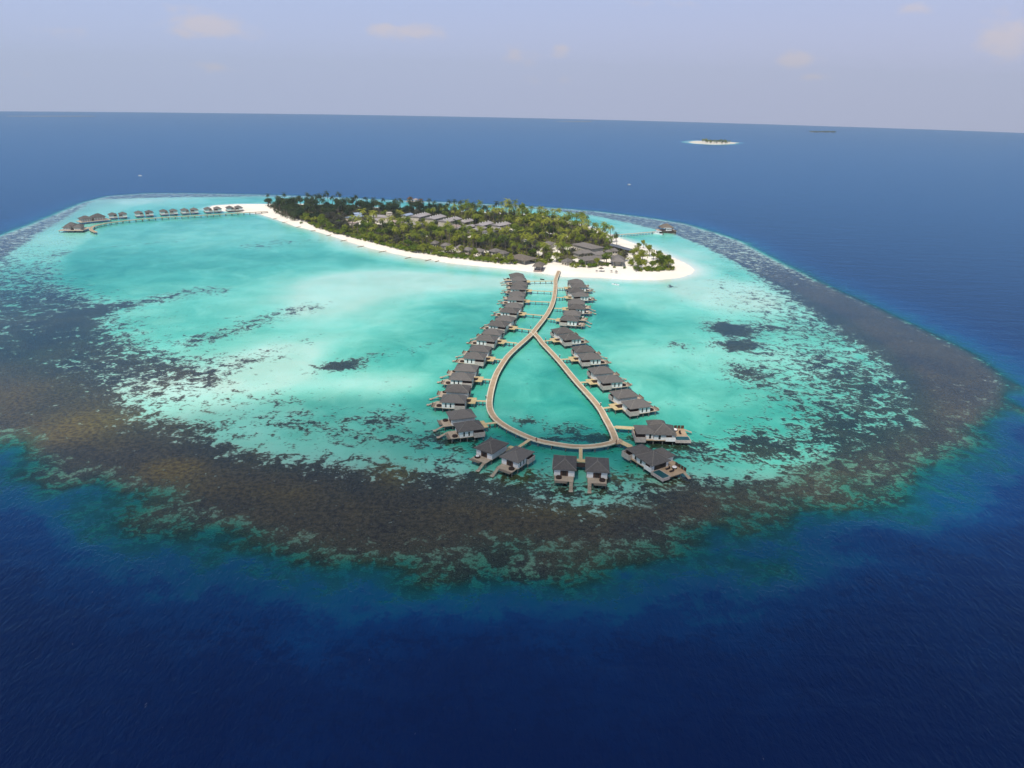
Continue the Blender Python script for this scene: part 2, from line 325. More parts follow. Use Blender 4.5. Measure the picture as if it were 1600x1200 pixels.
# ------------------------------------------------------------------ light and air
SUN_EL, SUN_AZ = 58.0, 200.0      # azimuth from +Y clockwise: behind the camera, a little to the left
sx, sy, sz = math.sin(R_(SUN_AZ)) * math.cos(R_(SUN_EL)), math.cos(R_(SUN_AZ)) * math.cos(R_(SUN_EL)), math.sin(R_(SUN_EL))
sd = bpy.data.lights.new('sun', 'SUN'); sun = bpy.data.objects.new('sun', sd); C.objects.link(sun)
sd.energy = 4.3; sd.angle = R_(0.53); sd.color = (1, .95, .87)
sun.rotation_euler = Vector((sx, sy, sz)).to_track_quat('Z', 'Y').to_euler()
wd = bpy.data.worlds.new('World'); bpy.context.scene.world = wd; wd.use_nodes = True
nt = wd.node_tree; nt.nodes.clear(); g = NT(nt)
wo = nt.nodes.new('ShaderNodeOutputWorld'); bg = nt.nodes.new('ShaderNodeBackground')
sky = nt.nodes.new('ShaderNodeTexSky'); sky.sky_type = 'NISHITA'; sky.sun_disc = False
sky.sun_elevation = R_(SUN_EL); sky.sun_rotation = R_(SUN_AZ); sky.dust_density = 2.0; sky.air_density = 1.0; sky.ozone_density = 1.5
tc = nt.nodes.new('ShaderNodeTexCoord').outputs['Generated']
sep = nt.nodes.new('ShaderNodeSeparateXYZ'); nt.links.new(tc, sep.inputs[0])
hz = g.range(sep.outputs[2], 0.08, .8, .93, .05)
base = g.mix(hz, sky.outputs[0], g.mix(g.range(sep.outputs[2], 0.0, .30), (5.2, 6.0, 8.8), (3.95, 5.6, 9.2)))
lil = g.range(sep.outputs[0], -.6, .6, 0, 1)
base = g.mix(g.math('MULTIPLY', lil, g.range(sep.outputs[2], 0.0, .22, .55, 0)), base, (5.7, 5.45, 7.2))
# small fair-weather clouds, placed by direction
def sky_dir(px, py):
    d = (FW * F_PX + RT * (px - 800) + UP * (600 - py)).normalized(); return d
cl = None
cn = g.noise(g.mapping(tc, (1, 1, 2.2)), 26, 5, .62, .3)
for (px, py, rx, ry, s) in [(325, 42, 62, 17, 1.0), (600, 48, 28, 14, .9), (650, 50, 55, 13, .85), (100, 54, 38, 14, .5), (335, 107, 28, 9, .8), (300, 12, 50, 12, .5), (810, 88, 30, 16, .7), (876, 78, 17, 12, 1.0), (838, 128, 24, 8, .5),
                            (880, 124, 15, 8, .5), (1246, 95, 30, 14, 1.1), (1270, 119, 24, 8, .8), (1575, 62, 44, 28, 1.0), (1425, 13, 30, 11, .7), (1060, 5, 35, 8, .6), (1010, 6, 35, 9, .5), (1105, 130, 18, 6, .3), (45, 116, 20, 8, .3), (1325, 148, 20, 6, .3), (500, 18, 80, 6, .2), (1160, 100, 60, 20, .2)]:
    d = sky_dir(px, py)
    rv = Vector((d.y, -d.x, 0)).normalized(); uv = rv.cross(d).normalized()
    def dot(v):
        x = g.n('ShaderNodeVectorMath', operation='DOT_PRODUCT'); nt.links.new(tc, x.inputs[0]); x.inputs[1].default_value = v; return x.outputs['Value']
    a = g.math('DIVIDE', dot(rv), rx / F_PX); b = g.math('DIVIDE', dot(uv), ry / F_PX)
    r2 = g.math('ADD', g.math('MULTIPLY', a, a), g.math('MULTIPLY', b, b))
    fwd = g.math('GREATER_THAN', dot(d), 0.5)
    e = g.math('MULTIPLY', g.math('POWER', 2.71828, g.math('MULTIPLY', r2, -1.0)), fwd)
    e = g.math('MULTIPLY', e, s)
    cl = e if cl is None else g.math('MAXIMUM', cl, e)
cm = g.range(g.math('ADD', cl, g.math('MULTIPLY', g.math('SUBTRACT', cn, .5), 1.5)), .28, 1.0, 0, .66)
cm = g.math('MULTIPLY', cm, g.range(cl, .02, .2))
base = g.mix(cm, base, (7.4, 6.4, 6.5))
nt.links.new(base, bg.inputs[0]); bg.inputs[1].default_value = .10
nt.links.new(bg.outputs[0], wo.inputs[0])
sc = bpy.context.scene
sc.view_settings.view_transform = 'Standard'; sc.view_settings.look = 'None'; sc.view_settings.exposure = 0.0; sc.view_settings.gamma = 1.0
sc.render.engine = 'CYCLES'
sc.cycles.use_denoising = True
try: sc.cycles.denoiser = 'OPENIMAGEDENOISE'
except Exception: pass
sc.cycles.max_bounces = 6; sc.cycles.transparent_max_bounces = 10; sc.cycles.diffuse_bounces = 2; sc.cycles.glossy_bounces = 2
sc.cycles.use_adaptive_sampling = True; sc.cycles.adaptive_threshold = 0.012
sc.render.resolution_x = 1024; sc.render.resolution_y = 768

# pale sea air: one even box round the camera and everything built
hb = bpy.data.meshes.new('haze'); H0, H1, HX = -340.0, 420.0, 8000.0
hb.from_pydata([(x, y, z) for z in (H0, H1) for x, y in ((-HX, -HX), (HX, -HX), (HX, HX), (-HX, HX))], [], [(0, 3, 2, 1), (4, 5, 6, 7), (0, 1, 5, 4), (1, 2, 6, 5), (2, 3, 7, 6), (3, 0, 4, 7)])
hm_, hnt, hout = mat('haze_air'); pv = hnt.nodes.new('ShaderNodeVolumePrincipled'); pv.inputs['Color'].default_value = (.86, .94, 1, 1); pv.inputs['Density'].default_value = 1.05e-4; pv.inputs['Anisotropy'].default_value = 0.2
hnt.links.new(pv.outputs[0], hout.inputs['Volume'])
put(hb, 'haze', hm_, kind='stuff')
sc.cycles.volume_bounces = 0

# an unseen, added cloud high behind the camera: its soft shadow lies over the near water and the front of the reef
def shade_cloud(sx_, sy_, rx, ry, hgt, thick, dens, label):
    cx_, cy_ = sx_ + hgt * sx / sz, sy_ + hgt * sy / sz
    bm = bmesh.new(); bmesh.ops.create_icosphere(bm, subdivisions=4, radius=1.0)
    for v in bm.verts:
        n_ = v.co.normalized(); w = 1 + .16 * math.sin(3.1 * n_.x + 2.0 * n_.y + 1.3) + .10 * math.sin(7.3 * n_.y - 5.1 * n_.x) * math.cos(4 * n_.z)
        v.co = Vector((n_.x * rx * w, n_.y * ry * w, n_.z * thick * w * (1.25 if n_.z > 0 else .7)))
    me = bpy.data.meshes.new('shade_cloud'); bm.to_mesh(me); bm.free()
    m_, nt_, out_ = mat('shade_cloud_vapour'); v_ = nt_.nodes.new('ShaderNodeVolumePrincipled'); v_.inputs['Color'].default_value = (.95, .95, .96, 1); v_.inputs['Density'].default_value = dens
    nt_.links.new(v_.outputs[0], out_.inputs['Volume'])
    put(me, 'shade_cloud', m_, kind='stuff', label=label, category='shade_cloud').location = (cx_, cy_, hgt)
shade_cloud(20, 45, 250, 205, 1000, 62, .0092, 'unseen added cloud high above the near water')

# ------------------------------------------------------------------ mesh helpers
class MB:
    def __init__(s): s.v, s.f, s.m = [], [], []
    def poly(s, pts, mi=0):
        k = len(s.v); s.v += [tuple(p) for p in pts]; s.f.append(tuple(range(k, k + len(pts)))); s.m.append(mi)
    def box(s, x0, x1, y0, y1, z0, z1, mi=0):
        k = len(s.v)
        s.v += [(x0, y0, z0), (x1, y0, z0), (x1, y1, z0), (x0, y1, z0), (x0, y0, z1), (x1, y0, z1), (x1, y1, z1), (x0, y1, z1)]
        for q in ((0, 3, 2, 1), (4, 5, 6, 7), (0, 1, 5, 4), (1, 2, 6, 5), (2, 3, 7, 6), (3, 0, 4, 7)):
            s.f.append(tuple(k + i for i in q)); s.m.append(mi)
    def prism(s, pts, z0, z1, mi=0):
        n = len(pts); k = len(s.v)
        s.v += [(x, y, z0) for x, y in pts] + [(x, y, z1) for x, y in pts]
        s.f.append(tuple(k + i for i in reversed(range(n)))); s.f.append(tuple(k + n + i for i in range(n))); s.m += [mi, mi]
        for i in range(n):
            j = (i + 1) % n; s.f.append((k + i, k + j, k + n + j, k + n + i)); s.m.append(mi)
    def cyl(s, x, y, z0, z1, r0, r1=None, n=8, mi=0, x1=None, y1=None):
        r1 = r0 if r1 is None else r1; x1 = x if x1 is None else x1; y1 = y if y1 is None else y1
        k = len(s.v)
        for (cx_, cy_, z, r) in ((x, y, z0, r0), (x1, y1, z1, r1)):
            s.v += [(cx_ + r * math.cos(2 * math.pi * i / n), cy_ + r * math.sin(2 * math.pi * i / n), z) for i in range(n)]
        s.f.append(tuple(k + i for i in reversed(range(n)))); s.f.append(tuple(k + n + i for i in range(n))); s.m += [mi, mi]
        for i in range(n):
            j = (i + 1) % n; s.f.append((k + i, k + j, k + n + j, k + n + i)); s.m.append(mi)
    def beam(s, a, b, w, h, mi=0):
        a, b = Vector(a), Vector(b); d = (b - a).normalized()
        sd_ = d.cross(Vector((0, 0, 1)))
        sd_ = sd_.normalized() if sd_.length > 1e-4 else Vector((1, 0, 0))
        up = sd_.cross(d).normalized(); k = len(s.v)
        for p in (a, b):
            for i, j in ((-1, -1), (1, -1), (1, 1), (-1, 1)): s.v.append(tuple(p + sd_ * (w / 2 * i) + up * (h / 2 * j)))
        for q in ((0, 3, 2, 1), (4, 5, 6, 7), (0, 1, 5, 4), (1, 2, 6, 5), (2, 3, 7, 6), (3, 0, 4, 7)):
            s.f.append(tuple(k + i for i in q)); s.m.append(mi)
    def hip(s, x0, x1, y0, y1, z0, z1, t=.22, flat=0.0, mi=0):
        """hipped roof with a thick eave; the ridge runs along the longer side"""
        cx_, cy_ = (x0 + x1) / 2, (y0 + y1) / 2; lx, ly = x1 - x0, y1 - y0
        if lx >= ly: r = (lx - ly) / 2 + flat; A, B = (cx_ - r, cy_, z1), (cx_ + r, cy_, z1)
        else: r = (ly - lx) / 2 + flat; A, B = (cx_, cy_ - r, z1), (cx_, cy_ + r, z1)
        k = len(s.v)
        s.v += [(x0, y0, z0), (x1, y0, z0), (x1, y1, z0), (x0, y1, z0), (x0, y0, z0 + t), (x1, y0, z0 + t), (x1, y1, z0 + t), (x0, y1, z0 + t), A, B]
        F = [(0, 3, 2, 1), (0, 1, 5, 4), (1, 2, 6, 5), (2, 3, 7, 6), (3, 0, 4, 7)]
        if lx >= ly: F += [(4, 5, 9, 8), (6, 7, 8, 9), (5, 6, 9), (7, 4, 8)]
        else: F += [(5, 6, 9, 8), (7, 4, 8, 9), (4, 5, 8), (6, 7, 9)]
        for q in F: s.f.append(tuple(k + i for i in q)); s.m.append(mi)
        return A, B
    def mesh(s, name, mats, smooth=False):
        me = bpy.data.meshes.new(name); me.from_pydata(s.v, [], s.f)
        for mm in (mats if isinstance(mats, (list, tuple)) else [mats]): me.materials.append(mm)
        if any(s.m): me.polygons.foreach_set('material_index', s.m)
        if smooth: me.polygons.foreach_set('use_smooth', [True] * len(me.polygons))
        me.update(); return me
def flipy(mb):
    """mirror image of a mesh builder, faces turned the right way round"""
    o = MB(); o.v = [(x, -y, z) for x, y, z in mb.v]; o.f = [tuple(reversed(q)) for q in mb.f]; o.m = list(mb.m); return o

def simple(name, c1, c2=None, scale=.6, rough=.8, stripe=None, spec=.2, vary=0):
    m, nt, out = mat(name); g = NT(nt)
    b = g.n('ShaderNodeBsdfPrincipled'); b.inputs['Roughness'].default_value = rough
    b.inputs['Specular IOR Level'].default_value = spec
    tc = g.n('ShaderNodeTexCoord').outputs['Object']
    c2 = c2 or tuple(x * .72 for x in c1)
    f = g.range(g.noise(tc, scale, 4, .62), .32, .68)
    col = g.mix(f, c1, c2)
    if stripe:
        ax, sc_, amt = stripe
        w = g.n('ShaderNodeTexWave', wave_type='BANDS', bands_direction=ax); g.set(w.inputs[0], tc); w.inputs['Scale'].default_value = sc_; w.inputs['Distortion'].default_value = .6; w.inputs['Detail'].default_value = 2
        col = g.mix(g.math('MULTIPLY', w.outputs[1], amt), col, tuple(x * .45 for x in c1))
        bp = g.n('ShaderNodeBump'); bp.inputs['Strength'].default_value = .5; bp.inputs['Distance'].default_value = .05; g.set(bp.inputs['Height'], w.outputs[1]); nt.links.new(bp.outputs[0], b.inputs['Normal'])
    if vary:
        oi = g.n('ShaderNodeObjectInfo').outputs['Random']; col = g.mix(g.math('MULTIPLY', oi, vary), col, tuple(min(1, x * 1.9) for x in c1))
    g.set(b.inputs['Base Color'], col); nt.links.new(b.outputs[0], out.inputs[0]); return m
M = {
    'shingle': simple('grey_shingles', (.122, .113, .103), (.075, .069, .064), 1.3, .85, ('Z', 2.2, .5), .2, .35),
    'island_shingle': simple('sun_bleached_shingles', (.185, .165, .148), (.12, .108, .098), .8, .85, ('Z', 2.2, .4), .2, .25),
    'ridge': simple('ridge_tiles', (.24, .22, .19), (.16, .15, .13), 2),
    'white': simple('white_plaster', (.74, .72, .68), (.60, .58, .54), .9, .8),
    'blush': simple('weathered_timber_cladding', (.52, .45, .39), (.40, .34, .30), 1.4, .85, ('Z', 3.0, .18)),
    'deck': simple('pale_timber_decking', (.52, .43, .32), (.41, .33, .24), .9, .85, ('X', 2.6, .25)),
    'walk': simple('jetty_planks', (.47, .345, .22), (.37, .26, .16), .35, .85, ('Y', 2.0, .18)),
    'kerb': simple('jetty_edge_boards', (.66, .60, .46), (.54, .47, .34), .8),
    'pale': simple('new_timber_boards', (.60, .47, .25), (.50, .38, .19), .7, .8, ('X', 2.2, .2)),
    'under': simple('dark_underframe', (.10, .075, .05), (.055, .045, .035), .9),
    'pile': simple('concrete_piles', (.20, .19, .165), (.09, .09, .08), .8),
    'dark': simple('dark_glass', (.022, .02, .018), (.014, .013, .012), 1, .25, None, .5),
    'door': simple('brown_door_timber', (.10, .055, .035), (.06, .035, .025), 1.5, .6),
    'wicker': simple('dark_wicker', (.045, .026, .020), (.028, .018, .014), 3),
    'cushion': simple('white_cushion', (.80, .77, .72), (.68, .65, .60), 2),
    'net': simple('rope_net', (.36, .29, .22), (.20, .16, .12), 4, .9, ('Y', 4, .5)),
    'pool': simple('plunge_pool_water', (.012, .085, .090), (.010, .06, .07), .6, .35, None, .25),
    'fence': simple('brown_slats', (.12, .06, .035), (.075, .04, .025), 2, .8, ('X', 4, .5)),
    'metal_roof': simple('grey_metal_sheet', (.37, .335, .325), (.30, .27, .262), .12, .6, ('X', 1.2, .12)),
    'blue_roof': simple('pale_blue_metal_sheet', (.33, .40, .52), (.26, .33, .45), .2, .5, ('X', 1.2, .12)),
    'pink_roof': simple('faded_rosy_tiles', (.38, .29, .25), (.30, .23, .2), .3, .8),
    'thatch': simple('grey_brown_thatch', (.20, .165, .13), (.12, .10, .08), 1.2, .95, ('Z', 3, .3)),
    'render': simple('cream_render', (.60, .54, .44), (.48, .43, .35), .3),
    'concrete': simple('bare_concrete', (.36, .33, .28), (.27, .25, .21), .3),
    'red': simple('red_cloth', (.22, .018, .012), (.15, .012, .01), 4),
    'navy': simple('dark_cloth', (.05, .02, .015), (.03, .015, .012), 4),
    'skin': simple('skin', (.28, .15, .09), (.24, .13, .08), 4),
    'hull': simple('white_hull', (.82, .82, .80), (.74, .74, .73), 1, .3, None, .5),
    'rust': simple('rusty_red_paint', (.24, .09, .06), (.16, .06, .05), .6),
    'sandbag': simple('wet_sandbags', (.33, .27, .19), (.24, .19, .13), 1.5),
    'canvas': simple('blue_grey_canvas', (.12, .14, .17), (.09, .10, .12), 1),
}
def tag(o, label, cat, group=None, kind=None):
    o['label'] = label; o['category'] = cat
    if group: o['group'] = group
    if kind: o['kind'] = kind
    return o
def empty(name, loc, rz=0.0):
    o = bpy.data.objects.new(name, None); C.objects.link(o); o.location = loc; o.rotation_euler = (0, 0, rz); o.empty_display_size = 1.0
    return o
def copy_tree(o, parent=None):
    c = o.copy(); C.objects.link(c)
    if parent is not None: c.parent = parent
    for ch in list(o.children): copy_tree(ch, c)
    return c
_dg = {}
def seabed_z(x, y):
    i = min(max(int(np.searchsorted(XS, x)), 0), len(XS) - 1); j = min(max(int(np.searchsorted(YS, y)), 0), len(YS) - 1)
    return float(Zs[j, i])

# ------------------------------------------------------------------ overwater villa
def villa_meshes(mirror):
    f = flipy if mirror else (lambda q: q)
    P = {}
    a = MB(); A, B = a.hip(-6.0, 5.8, -4.6, 4.6, 5.1, 7.6, .2); P['roof'] = f(a).mesh('roof', M['shingle'])
    a = MB()
    for c0 in ((-6.0, -4.6), (-6.0, 4.6)): a.beam((c0[0], c0[1], 5.35), (A[0], A[1], 7.67), .18, .12)
    for c0 in ((5.8, -4.6), (5.8, 4.6)): a.beam((c0[0], c0[1], 5.35), (B[0], B[1], 7.67), .18, .12)
    a.beam((A[0], 0, 7.69), (B[0], 0, 7.69), .2, .14); P['ridge_cap'] = f(a).mesh('ridge_cap', M['ridge'])
    a = MB()      # the room towards the sea, and the narrower lobby behind it
    a.box(-1.0, 4.9, -3.9, 3.85, 2.2, 5.15); a.box(-5.4, -1.0, -3.9, .8, 2.2, 5.15)
    P['wall'] = f(a).mesh('wall', M['white'])
    a = MB()      # walled bathroom yard, open to the sky behind its screen
    for q in ((-6.0, -1.15, 4.65, 4.8, 1.75, 3.95), (-6.0, -5.85, .8, 4.65, 1.75, 3.95), (-1.3, -1.15, 3.86, 4.65, 1.75, 3.95), (-5.85, -1.3, .8, 4.65, 1.75, 2.1)): a.box(*q)
    P['bathroom_screen'] = f(a).mesh('bathroom_screen', M['blush'])
    a = MB(); a.box(-5.3, -1.4, .83, 3.9, 2.12, 4.5); P['bathroom_shade_block'] = f(a).mesh('bathroom_shade_block', M['wicker'])  # solid dark block paints the shade in the gap under the roof
    a = MB()
    for x in (.55, 2.75):
        a = MB(); a.box(x, x + .62, 3.84, 3.90, 2.6, 4.55); P['window%d' % (x > 1)] = f(a).mesh('window', M['dark'])
    a = MB(); a.box(4.88, 4.95, -1.5, 1.5, 2.3, 4.5); P['door'] = f(a).mesh('door', M['door'])
    a = MB()
    for y in (-.75, .05): a.box(4.952, 4.97, y, y + .7, 2.5, 4.3)
    P['door_glass'] = f(a).mesh('glass', M['dark'])
    a = MB(); a.box(4.9, 8.6, -3.6, 3.6, 1.95, 2.2); a.box(-6.0, 4.9, -4.0, .8, 1.95, 2.199); a.box(-1.15, 4.9, .8, 4.0, 1.95, 2.198); P['deck'] = f(a).mesh('deck', M['deck'])
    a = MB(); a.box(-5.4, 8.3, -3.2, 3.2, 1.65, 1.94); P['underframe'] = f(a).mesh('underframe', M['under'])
    a = MB(); a.box(8.6, 10.0, -1.3, 3.5, 2.02, 2.1); a.box(9.96, 10.1, -1.3, 3.5, 1.98, 2.75); P['lounging_net'] = f(a).mesh('lounging_net', M['net'])
    a = MB()
    for k in range(7): a.box(8.6 + k * .5, 9.15 + k * .5, -3.4, -2.2, 1.95 - k * .23, 2.05 - k * .23)
    for y in (-3.4, -2.2): a.beam((8.6, y, 2.15), (12.1, y, .62), .1, .16)
    a.box(12.1, 13.4, -3.6, -2.0, .35, .5); P['stairs'] = f(a).mesh('stairs', M['deck'])
    a = MB(); a.cyl(6.6, 2.0, 2.2, 2.75, 1.15, 1.2, 14); a.cyl(6.6, 2.0, 2.75, 2.9, 1.2, .95, 14); P['daybed'] = f(a).mesh('daybed', M['wicker'])
    a = MB(); a.cyl(6.6, 2.0, 2.901, 3.02, .8, .7, 12); P['daybed_cushion'] = f(a).mesh('cushion', M['cushion'])
    a = MB(); a.cyl(0, 0, -1.6, 1.65, .2, .2, 7); P['pile'] = a.mesh('pile', M['pile'])
    return P
VM = [villa_meshes(False), villa_meshes(True)]
VILLA_GROUP = 'overwater villas along the jetty'
def build_villa(mirror, cushion=False):
    P = VM[mirror]; s = -1 if mirror else 1
    t = empty('overwater_villa', (0, 0, 0))
    rf = put(P['roof'], 'roof', parent=t); put(P['ridge_cap'], 'ridge_cap', parent=rf)
    w = put(P['wall'], 'wall', parent=t)
    put(P['window0'], 'window', parent=w); put(P['window1'], 'window', parent=w)
    d = put(P['door'], 'door', parent=t); put(P['door_glass'], 'glass', parent=d)
    b = put(P['bathroom_screen'], 'bathroom_screen', parent=t); put(P['bathroom_shade_block'], 'bathroom_shade_block', parent=b)
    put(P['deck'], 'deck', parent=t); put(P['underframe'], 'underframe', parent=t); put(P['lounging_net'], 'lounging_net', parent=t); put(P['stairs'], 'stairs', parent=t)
    db = put(P['daybed'], 'daybed', parent=t)
    if cushion: put(P['daybed_cushion'], 'cushion', parent=db)
    for x, y in ((-5.4, 4.2), (-1.6, 4.2), (-5.2, -3.4), (-1.0, -3.4), (1.6, 3.6), (4.6, 3.6), (4.6, -3.4), (8.2, 3.3), (8.2, -3.3), (12.9, -2.8)):
        o = put(P['pile'], 'pile', parent=t); o.location = (x, y * s, 0 if x < 12 else -1.25)
    return t
protos = {}
def place_villa(x, y, ang, mirror, cushion, label, group=VILLA_GROUP, sc=.88):
    k = (mirror, cushion)
    if k not in protos: protos[k] = build_villa(*k); t = protos[k]
    else: t = copy_tree(protos[k])
    t.location = (x, y, 0); t.rotation_euler = (0, 0, ang); t.scale = (sc, sc, sc)
    tag(t, label, 'villa', group); return t

# ------------------------------------------------------------------ jetties and walkways
def resample(P, step):
    out = [Vector(P[0])]; acc = 0
    for a, b in zip(P[:-1], P[1:]):
        a, b = Vector(a), Vector(b); L = (b - a).length; pos_ = step - acc
        while pos_ < L: out.append(a + (b - a) * (pos_ / L)); pos_ += step
        acc = (acc + L) % step
    out.append(Vector(P[-1])); return out
def catmull(P, n=6):
    P = [Vector(p) for p in P]; out = []
    for i in range(len(P) - 1):
        p0, p1, p2, p3 = P[max(i - 1, 0)], P[i], P[i + 1], P[min(i + 2, len(P) - 1)]
        for k in range(n):
            t = k / n
            out.append(.5 * ((2 * p1) + (p2 - p0) * t + (2 * p0 - 5 * p1 + 4 * p2 - p3) * t * t + (3 * p1 - p0 - 3 * p2 + p3) * t ** 3))
    out.append(P[-1]); return out
def strip(mb, line, offs0, offs1, z0, z1, mi=0, widths=None):
    """a bar of constant section swept along a plan line, between two sideways offsets"""
    L = []
    for i, p in enumerate(line):
        a, b = line[max(i - 1, 0)], line[min(i + 1, len(line) - 1)]
        d = (b - a).normalized(); nrm = Vector((-d.y, d.x)); w = widths[i] if widths else 1.0
        L.append((p + nrm * offs0 * w, p + nrm * offs1 * w))
    for (a0, a1), (b0, b1) in zip(L[:-1], L[1:]):
        k = len(mb.v)
        for z in (z0, z1): mb.v += [(a0.x, a0.y, z), (b0.x, b0.y, z), (b1.x, b1.y, z), (a1.x, a1.y, z)]
        for q in ((3, 2, 1, 0), (4, 5, 6, 7), (0, 1, 5, 4), (2, 3, 7, 6)): mb.f.append(tuple(k + i for i in q)); mb.m.append(mi)
    for (a0, a1), rev in ((L[0], 1), (L[-1], 0)):
        q = [(a0.x, a0.y, z0), (a1.x, a1.y, z0), (a1.x, a1.y, z1), (a0.x, a0.y, z1)]
        mb.poly(q[::-1] if rev else q, mi)
PILE_ME = None
DZ = 2.0
def px_line(pts, z=DZ, n=6): return catmull([at(x, y, z).to_2d() for x, y in pts], n)
STEM = px_line([(873.5, 423), (870.5, 430), (868, 438), (868, 446), (867, 456), (865.4, 466), (862, 477), (856, 488.6), (848, 500), (840, 510), (833, 519)])
ARM_L = px_line([(833, 519), (824.4, 527.5), (813, 537.5), (804, 545.5), (792.6, 557), (782.5, 571.6), (774.6, 586), (769, 603), (765.5, 619), (764.5, 633), (768, 645), (776.8, 656), (792.5, 667), (812.8, 677),
                 (830.8, 684.5), (848.8, 689.8), (871.6, 693.8), (893, 696.8), (914.7, 697.5), (936, 695.5), (951, 692.5), (959, 690)])
ARM_R = px_line([(833, 519), (841, 527), (848, 536), (858, 546.5), (875, 565), (900, 595), (925, 622.5), (938, 639), (946, 653.5), (953.5, 667), (959, 679), (961.5, 687.5)])
HW = 1.38
jet = empty('timber_jetty', (at(833, 519, 0).x, at(833, 519, 0).y, 0))
tag(jet, 'long curving timber jetty running out from the beach and splitting into a teardrop loop', 'jetty')
JX, JY = jet.location.x, jet.location.y
def shifted(line): return [Vector((p.x - JX, p.y - JY)) for p in line]
for i, ln in enumerate((STEM, ARM_L, ARM_R)):
    ln = shifted(ln); dz = .003 * i
    a = MB(); strip(a, ln, -HW + .42, HW - .42, DZ - .22, DZ + dz); put(a.mesh('deck', M['walk']), 'deck', parent=jet)
    for s_ in (-1, 1):
        a = MB(); strip(a, ln, s_ * HW if s_ < 0 else HW - .42, -HW + .42 if s_ < 0 else HW, DZ - .34, DZ + .07 + dz); put(a.mesh('edge_board', M['kerb']), 'edge_board', parent=jet)
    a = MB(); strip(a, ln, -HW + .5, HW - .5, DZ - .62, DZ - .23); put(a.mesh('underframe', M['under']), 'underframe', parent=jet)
# a wider apron at the corner and at the fork
c0 = at(962.5, 688.5, DZ); a = MB(); a.cyl(c0.x - JX, c0.y - JY, DZ - .25, DZ + .012, 2.5, 2.5, 20); put(a.mesh('corner_apron', M['walk']), 'corner_apron', parent=jet)
c1 = at(833.5, 519.5, DZ); a = MB(); a.cyl(c1.x - JX, c1.y - JY, DZ - .25, DZ + .012, 2.3, 2.3, 20); put(a.mesh('fork_apron', M['walk']), 'fork_apron', parent=jet)
a = MB(); a.cyl(0, 0, -1.4, DZ - .25, .17, .17, 7); PILE_ME = a.mesh('pile', M['pile'])
spots = []
for ln in (ARM_L, ARM_R, STEM):
    rs = resample(ln, 5.2)
    for i, p in enumerate(rs[:-1]):
        d = (rs[i + 1] - p).normalized(); nrm = Vector((-d.y, d.x))
        for s_ in (-1, 1): spots.append(p + nrm * s_ * (HW - .425))
spots.sort(key=lambda p: p.length)
for p in spots[:99]:
    o = put(PILE_ME, 'pile', parent=jet); o.location = (p.x - JX, p.y - JY, 0)
a = MB()
for p in spots[99:]: a.cyl(p.x - JX, p.y - JY, max(seabed_z(p.x, p.y) - .5, -1.4), DZ - .25, .17, .17, 6)
put(a.mesh('far_piles', M['pile']), 'pile', parent=jet, kind='stuff')

WALK_GROUP = 'side walkways from the jetty to the villas'
def walkway(J, P, label, w=1.25, plat=True, wide=None):
    """narrow boardwalk from the jetty to the landing shared by two villas"""
    j, p = at(*J, DZ).to_2d(), at(*P, DZ).to_2d(); d = (p - j); L = d.length; ang = math.atan2(d.y, d.x)
    t = empty('side_walkway', (j.x, j.y, 0), ang); tag(t, label, 'walkway', WALK_GROUP)
    a = MB(); a.box(-.5, L, -w / 2, w / 2, DZ - .2, DZ - .02)
    put(a.mesh('deck', M['pale']), 'deck', parent=t)
    if plat:
        a = MB(); a.box(L, L + 2.2, -3.1, 3.1, DZ - .2, DZ - .01); a.box(L + 2.2, L + 4.6, 1.75, 3.1, DZ - .2, DZ - .012); a.box(L + 2.2, L + 4.6, -3.1, -1.75, DZ - .2, DZ - .012)
        put(a.mesh('landing', M['pale']), 'landing', parent=t)
        a = MB(); a.box(L + 2.3, L + 5.2, -1.7, 1.7, DZ - .5, DZ - .3); put(a.mesh('sunken_planter', M['wicker']), 'sunken_planter', parent=t)
    elif wide:
        a = MB(); a.box(.3, L * .62, -1.25, 1.25, DZ - .2, DZ - .012); put(a.mesh('landing', M['pale']), 'landing', parent=t)
    a = MB()
    for y in (-w / 2 + .06, w / 2 - .06): a.box(.2, L, y - .05, y + .05, DZ - .018, DZ + .06)
    put(a.mesh('edge_board', M['kerb']), 'edge_board', parent=t)
    n = max(2, int(L / 4))
    for i in range(n):
        x = 1.5 + (L - 1) * i / n
        for y in (-.45, .45):
            o = put(PILE_ME, 'pile', parent=t); o.location = (x, y, 0.02)
    if plat:
        for x in (L + .5, L + 4.2):
            for y in (-2.8, 2.8):
                o = put(PILE_ME, 'pile', parent=t); o.location = (x, y, 0.02)
    return j, p, ang
ORD = ['first', 'second', 'third', 'fourth', 'fifth', 'sixth', 'seventh', 'eighth', 'ninth', 'tenth', 'eleventh', 'twelfth', 'thirteenth']
LEFT = [((864.9, 438.9), (828, 439.3)), ((864, 455.5), (831, 454)), ((861, 472), (828, 470.5)), ((850, 493), (821.5, 490.5)), ((830, 515.5), (807, 512.5)), ((807, 536), (790, 534.2)),
        ((785, 562), (773, 561)), ((770, 593.5), (754.5, 592.5)), ((760, 626.8), (744, 626)), ((779, 659.5), (759.5, 662)), ((830, 685.3), (808.5, 699.5)), ((907.5, 698.5), (907.3, 717))]
RIGHT = [((871.6, 449.8), (882, 449.8)), ((871, 464.8), (882.5, 464.4)), ((867, 481.6), (878.5, 482)), ((857, 498), (869, 499)), ((849, 532.8), (861.5, 531.6)), ((876, 561.5), (890, 560.8)), ((904, 597.8), (918, 596.6)), ((940, 638), (955.5, 636))]
